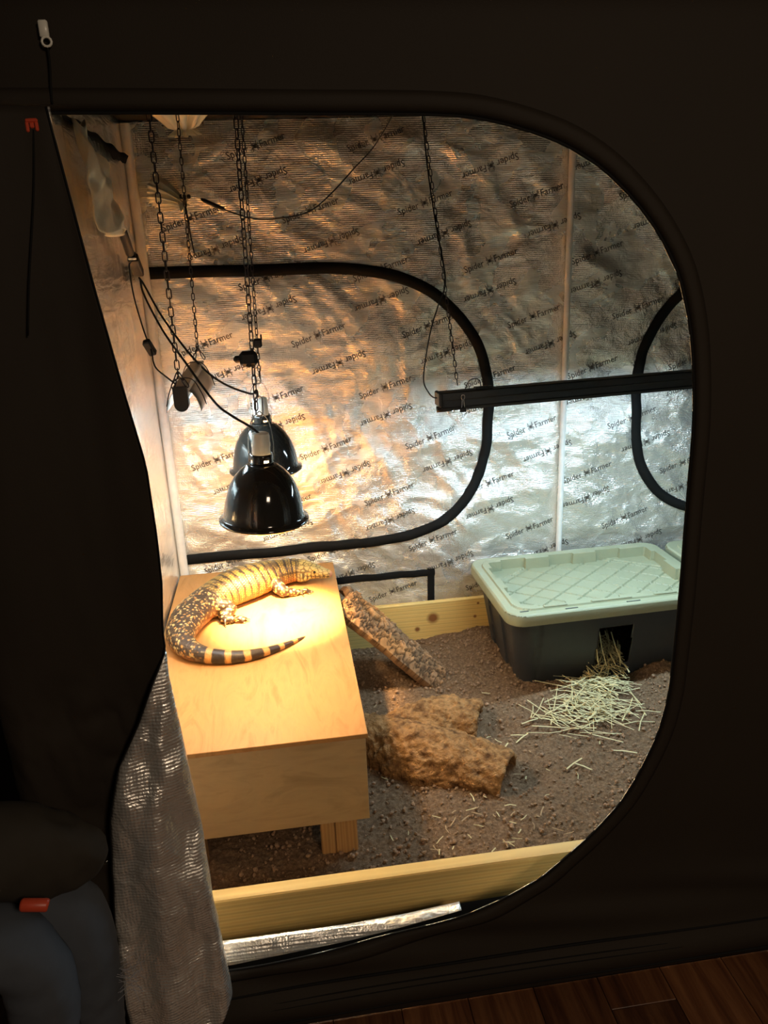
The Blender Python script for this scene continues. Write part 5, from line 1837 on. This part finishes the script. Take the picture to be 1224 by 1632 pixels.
    # jacket with the near sleeve resting over the lap
    JK = [(-0.96, 1.13, 0.56, 0.178, 0.15), (-0.97, 1.13, 0.80, 0.165, 0.13), (-0.955, 1.13, 0.98, 0.17, 0.125), (-0.95, 1.13, 1.05, 0.085, 0.085),
          (-0.95, 0.935, 0.99, 0.078, 0.078), (-0.86, 0.90, 0.77, 0.078, 0.078), (-0.70, 1.08, 0.700, 0.092, 0.090), (-0.54, 1.145, 0.655, 0.094, 0.082), (-0.450, 1.160, 0.622, 0.074, 0.058), (-0.372, 1.162, 0.612, 0.030, 0.020),
          (-0.95, 1.325, 0.99, 0.078, 0.078), (-0.86, 1.36, 0.78, 0.075, 0.075), (-0.68, 1.27, 0.66, 0.060, 0.060)]
    EK = [(0, 1), (1, 2), (2, 3), (2, 4), (4, 5), (5, 6), (6, 7), (7, 8), (8, 9), (2, 10), (10, 11), (11, 12)]
    jk = skin_mesh('jacket', JK, EK, M_JACKET, t, 3)
    X = coords_of(jk.data)
    n3 = np.empty(len(X) * 3, np.float32); jk.data.vertices.foreach_get('normal', n3)
    set_coords(jk.data, X + n3.reshape(-1, 3) * ((ridged(X * np.array([11, 11, 17]), 3, 14) - 0.6) * 0.035)[:, None])
    bm = bmesh.new()
    bmesh.ops.create_uvsphere(bm, u_segments=24, v_segments=16, radius=1)
    bm.verts.index_update()
    V = [(-0.952 + v.co.x * 0.096, 1.13 + v.co.y * 0.090, 1.278 + v.co.z * 0.100) for v in bm.verts]
    mesh('hair', V, [tuple(v.index for v in f.verts) for f in bm.faces], M_HAIR, t, True, (-0.935, 1.13, 1.25))
    bm.free()
    # face towards the tent
    for yy in (1.10, 1.16):
        V, Fc = blob((-0.842, yy, 1.225), 0.007)
        mesh('eye', V, Fc, M_HAIR, t, True, (-0.828, yy, 1.225))
    V, Fc = sweep([(-0.825, 1.13, 1.225), (-0.81, 1.13, 1.195), (-0.825, 1.13, 1.185)], [0.008, 0.014, 0.008], 8)
    mesh('nose', V, Fc, M_SKIN, t, True, (-0.82, 1.13, 1.2))
    for (yy, x0) in ((1.065, -0.41), (1.155, -0.368)):
        g = Geo()
        g.add(*sweep(spline([(x0 - 0.13, yy, 0.045), (x0 - 0.06, yy, 0.050), (x0 + 0.03, yy, 0.038), (x0 + 0.075, yy, 0.028)], 14), [0.040, 0.043, 0.045, 0.046, 0.046, 0.047, 0.047, 0.047, 0.046, 0.044, 0.041, 0.036, 0.030, 0.018], 14, squash=(1, 0.72)))
        g.add(*bevel_box((x0 - 0.17, yy - 0.042, 0.001), (x0 + 0.095, yy + 0.042, 0.022), 0.008))
        g.obj('shoe', M_SHOE, t, True, (x0, yy, 0.0), sharp=0.8)
    return t
build_person()
st_o = empty('stool', (-0.93, 1.13, 0), 'low dark wooden stool under the seated person', 'stool')
V, Fc = lathe([(0.0, 0.36), (0.165, 0.36), (0.175, 0.37), (0.175, 0.392), (0.165, 0.40), (0.0, 0.40)], (-0.93, 1.13, 0), 32)
mesh('seat', V, Fc, M_LEG, st_o, True, (-0.93, 1.13, 0.38), sharp=0.6)
for a in (0.8, 2.4, 3.9, 5.5):
    V, Fc = sweep([(-0.93 + 0.11 * math.cos(a), 1.13 + 0.11 * math.sin(a), 0.365), (-0.93 + 0.15 * math.cos(a), 1.13 + 0.15 * math.sin(a), 0.0)], [0.018, 0.014], 10)
    mesh('leg', V, Fc, M_LEG, st_o, True, (-0.93, 1.13, 0.2), sharp=0.9)
# red thing held in the lap, under the sleeve
V, Fc = sweep([(-0.487, 1.055, 0.620), (-0.484, 1.055, 0.6195), (-0.449, 1.057, 0.611), (-0.446, 1.057, 0.610)], [0.009, 0.0105, 0.0105, 0.009], 16)
ro = mesh('red_cylinder', V, Fc, M_RED, None, True, (-0.495, 1.02, 0.597))
tag(ro, 'small red cylindrical object on the lap below the dark sleeve', 'object')
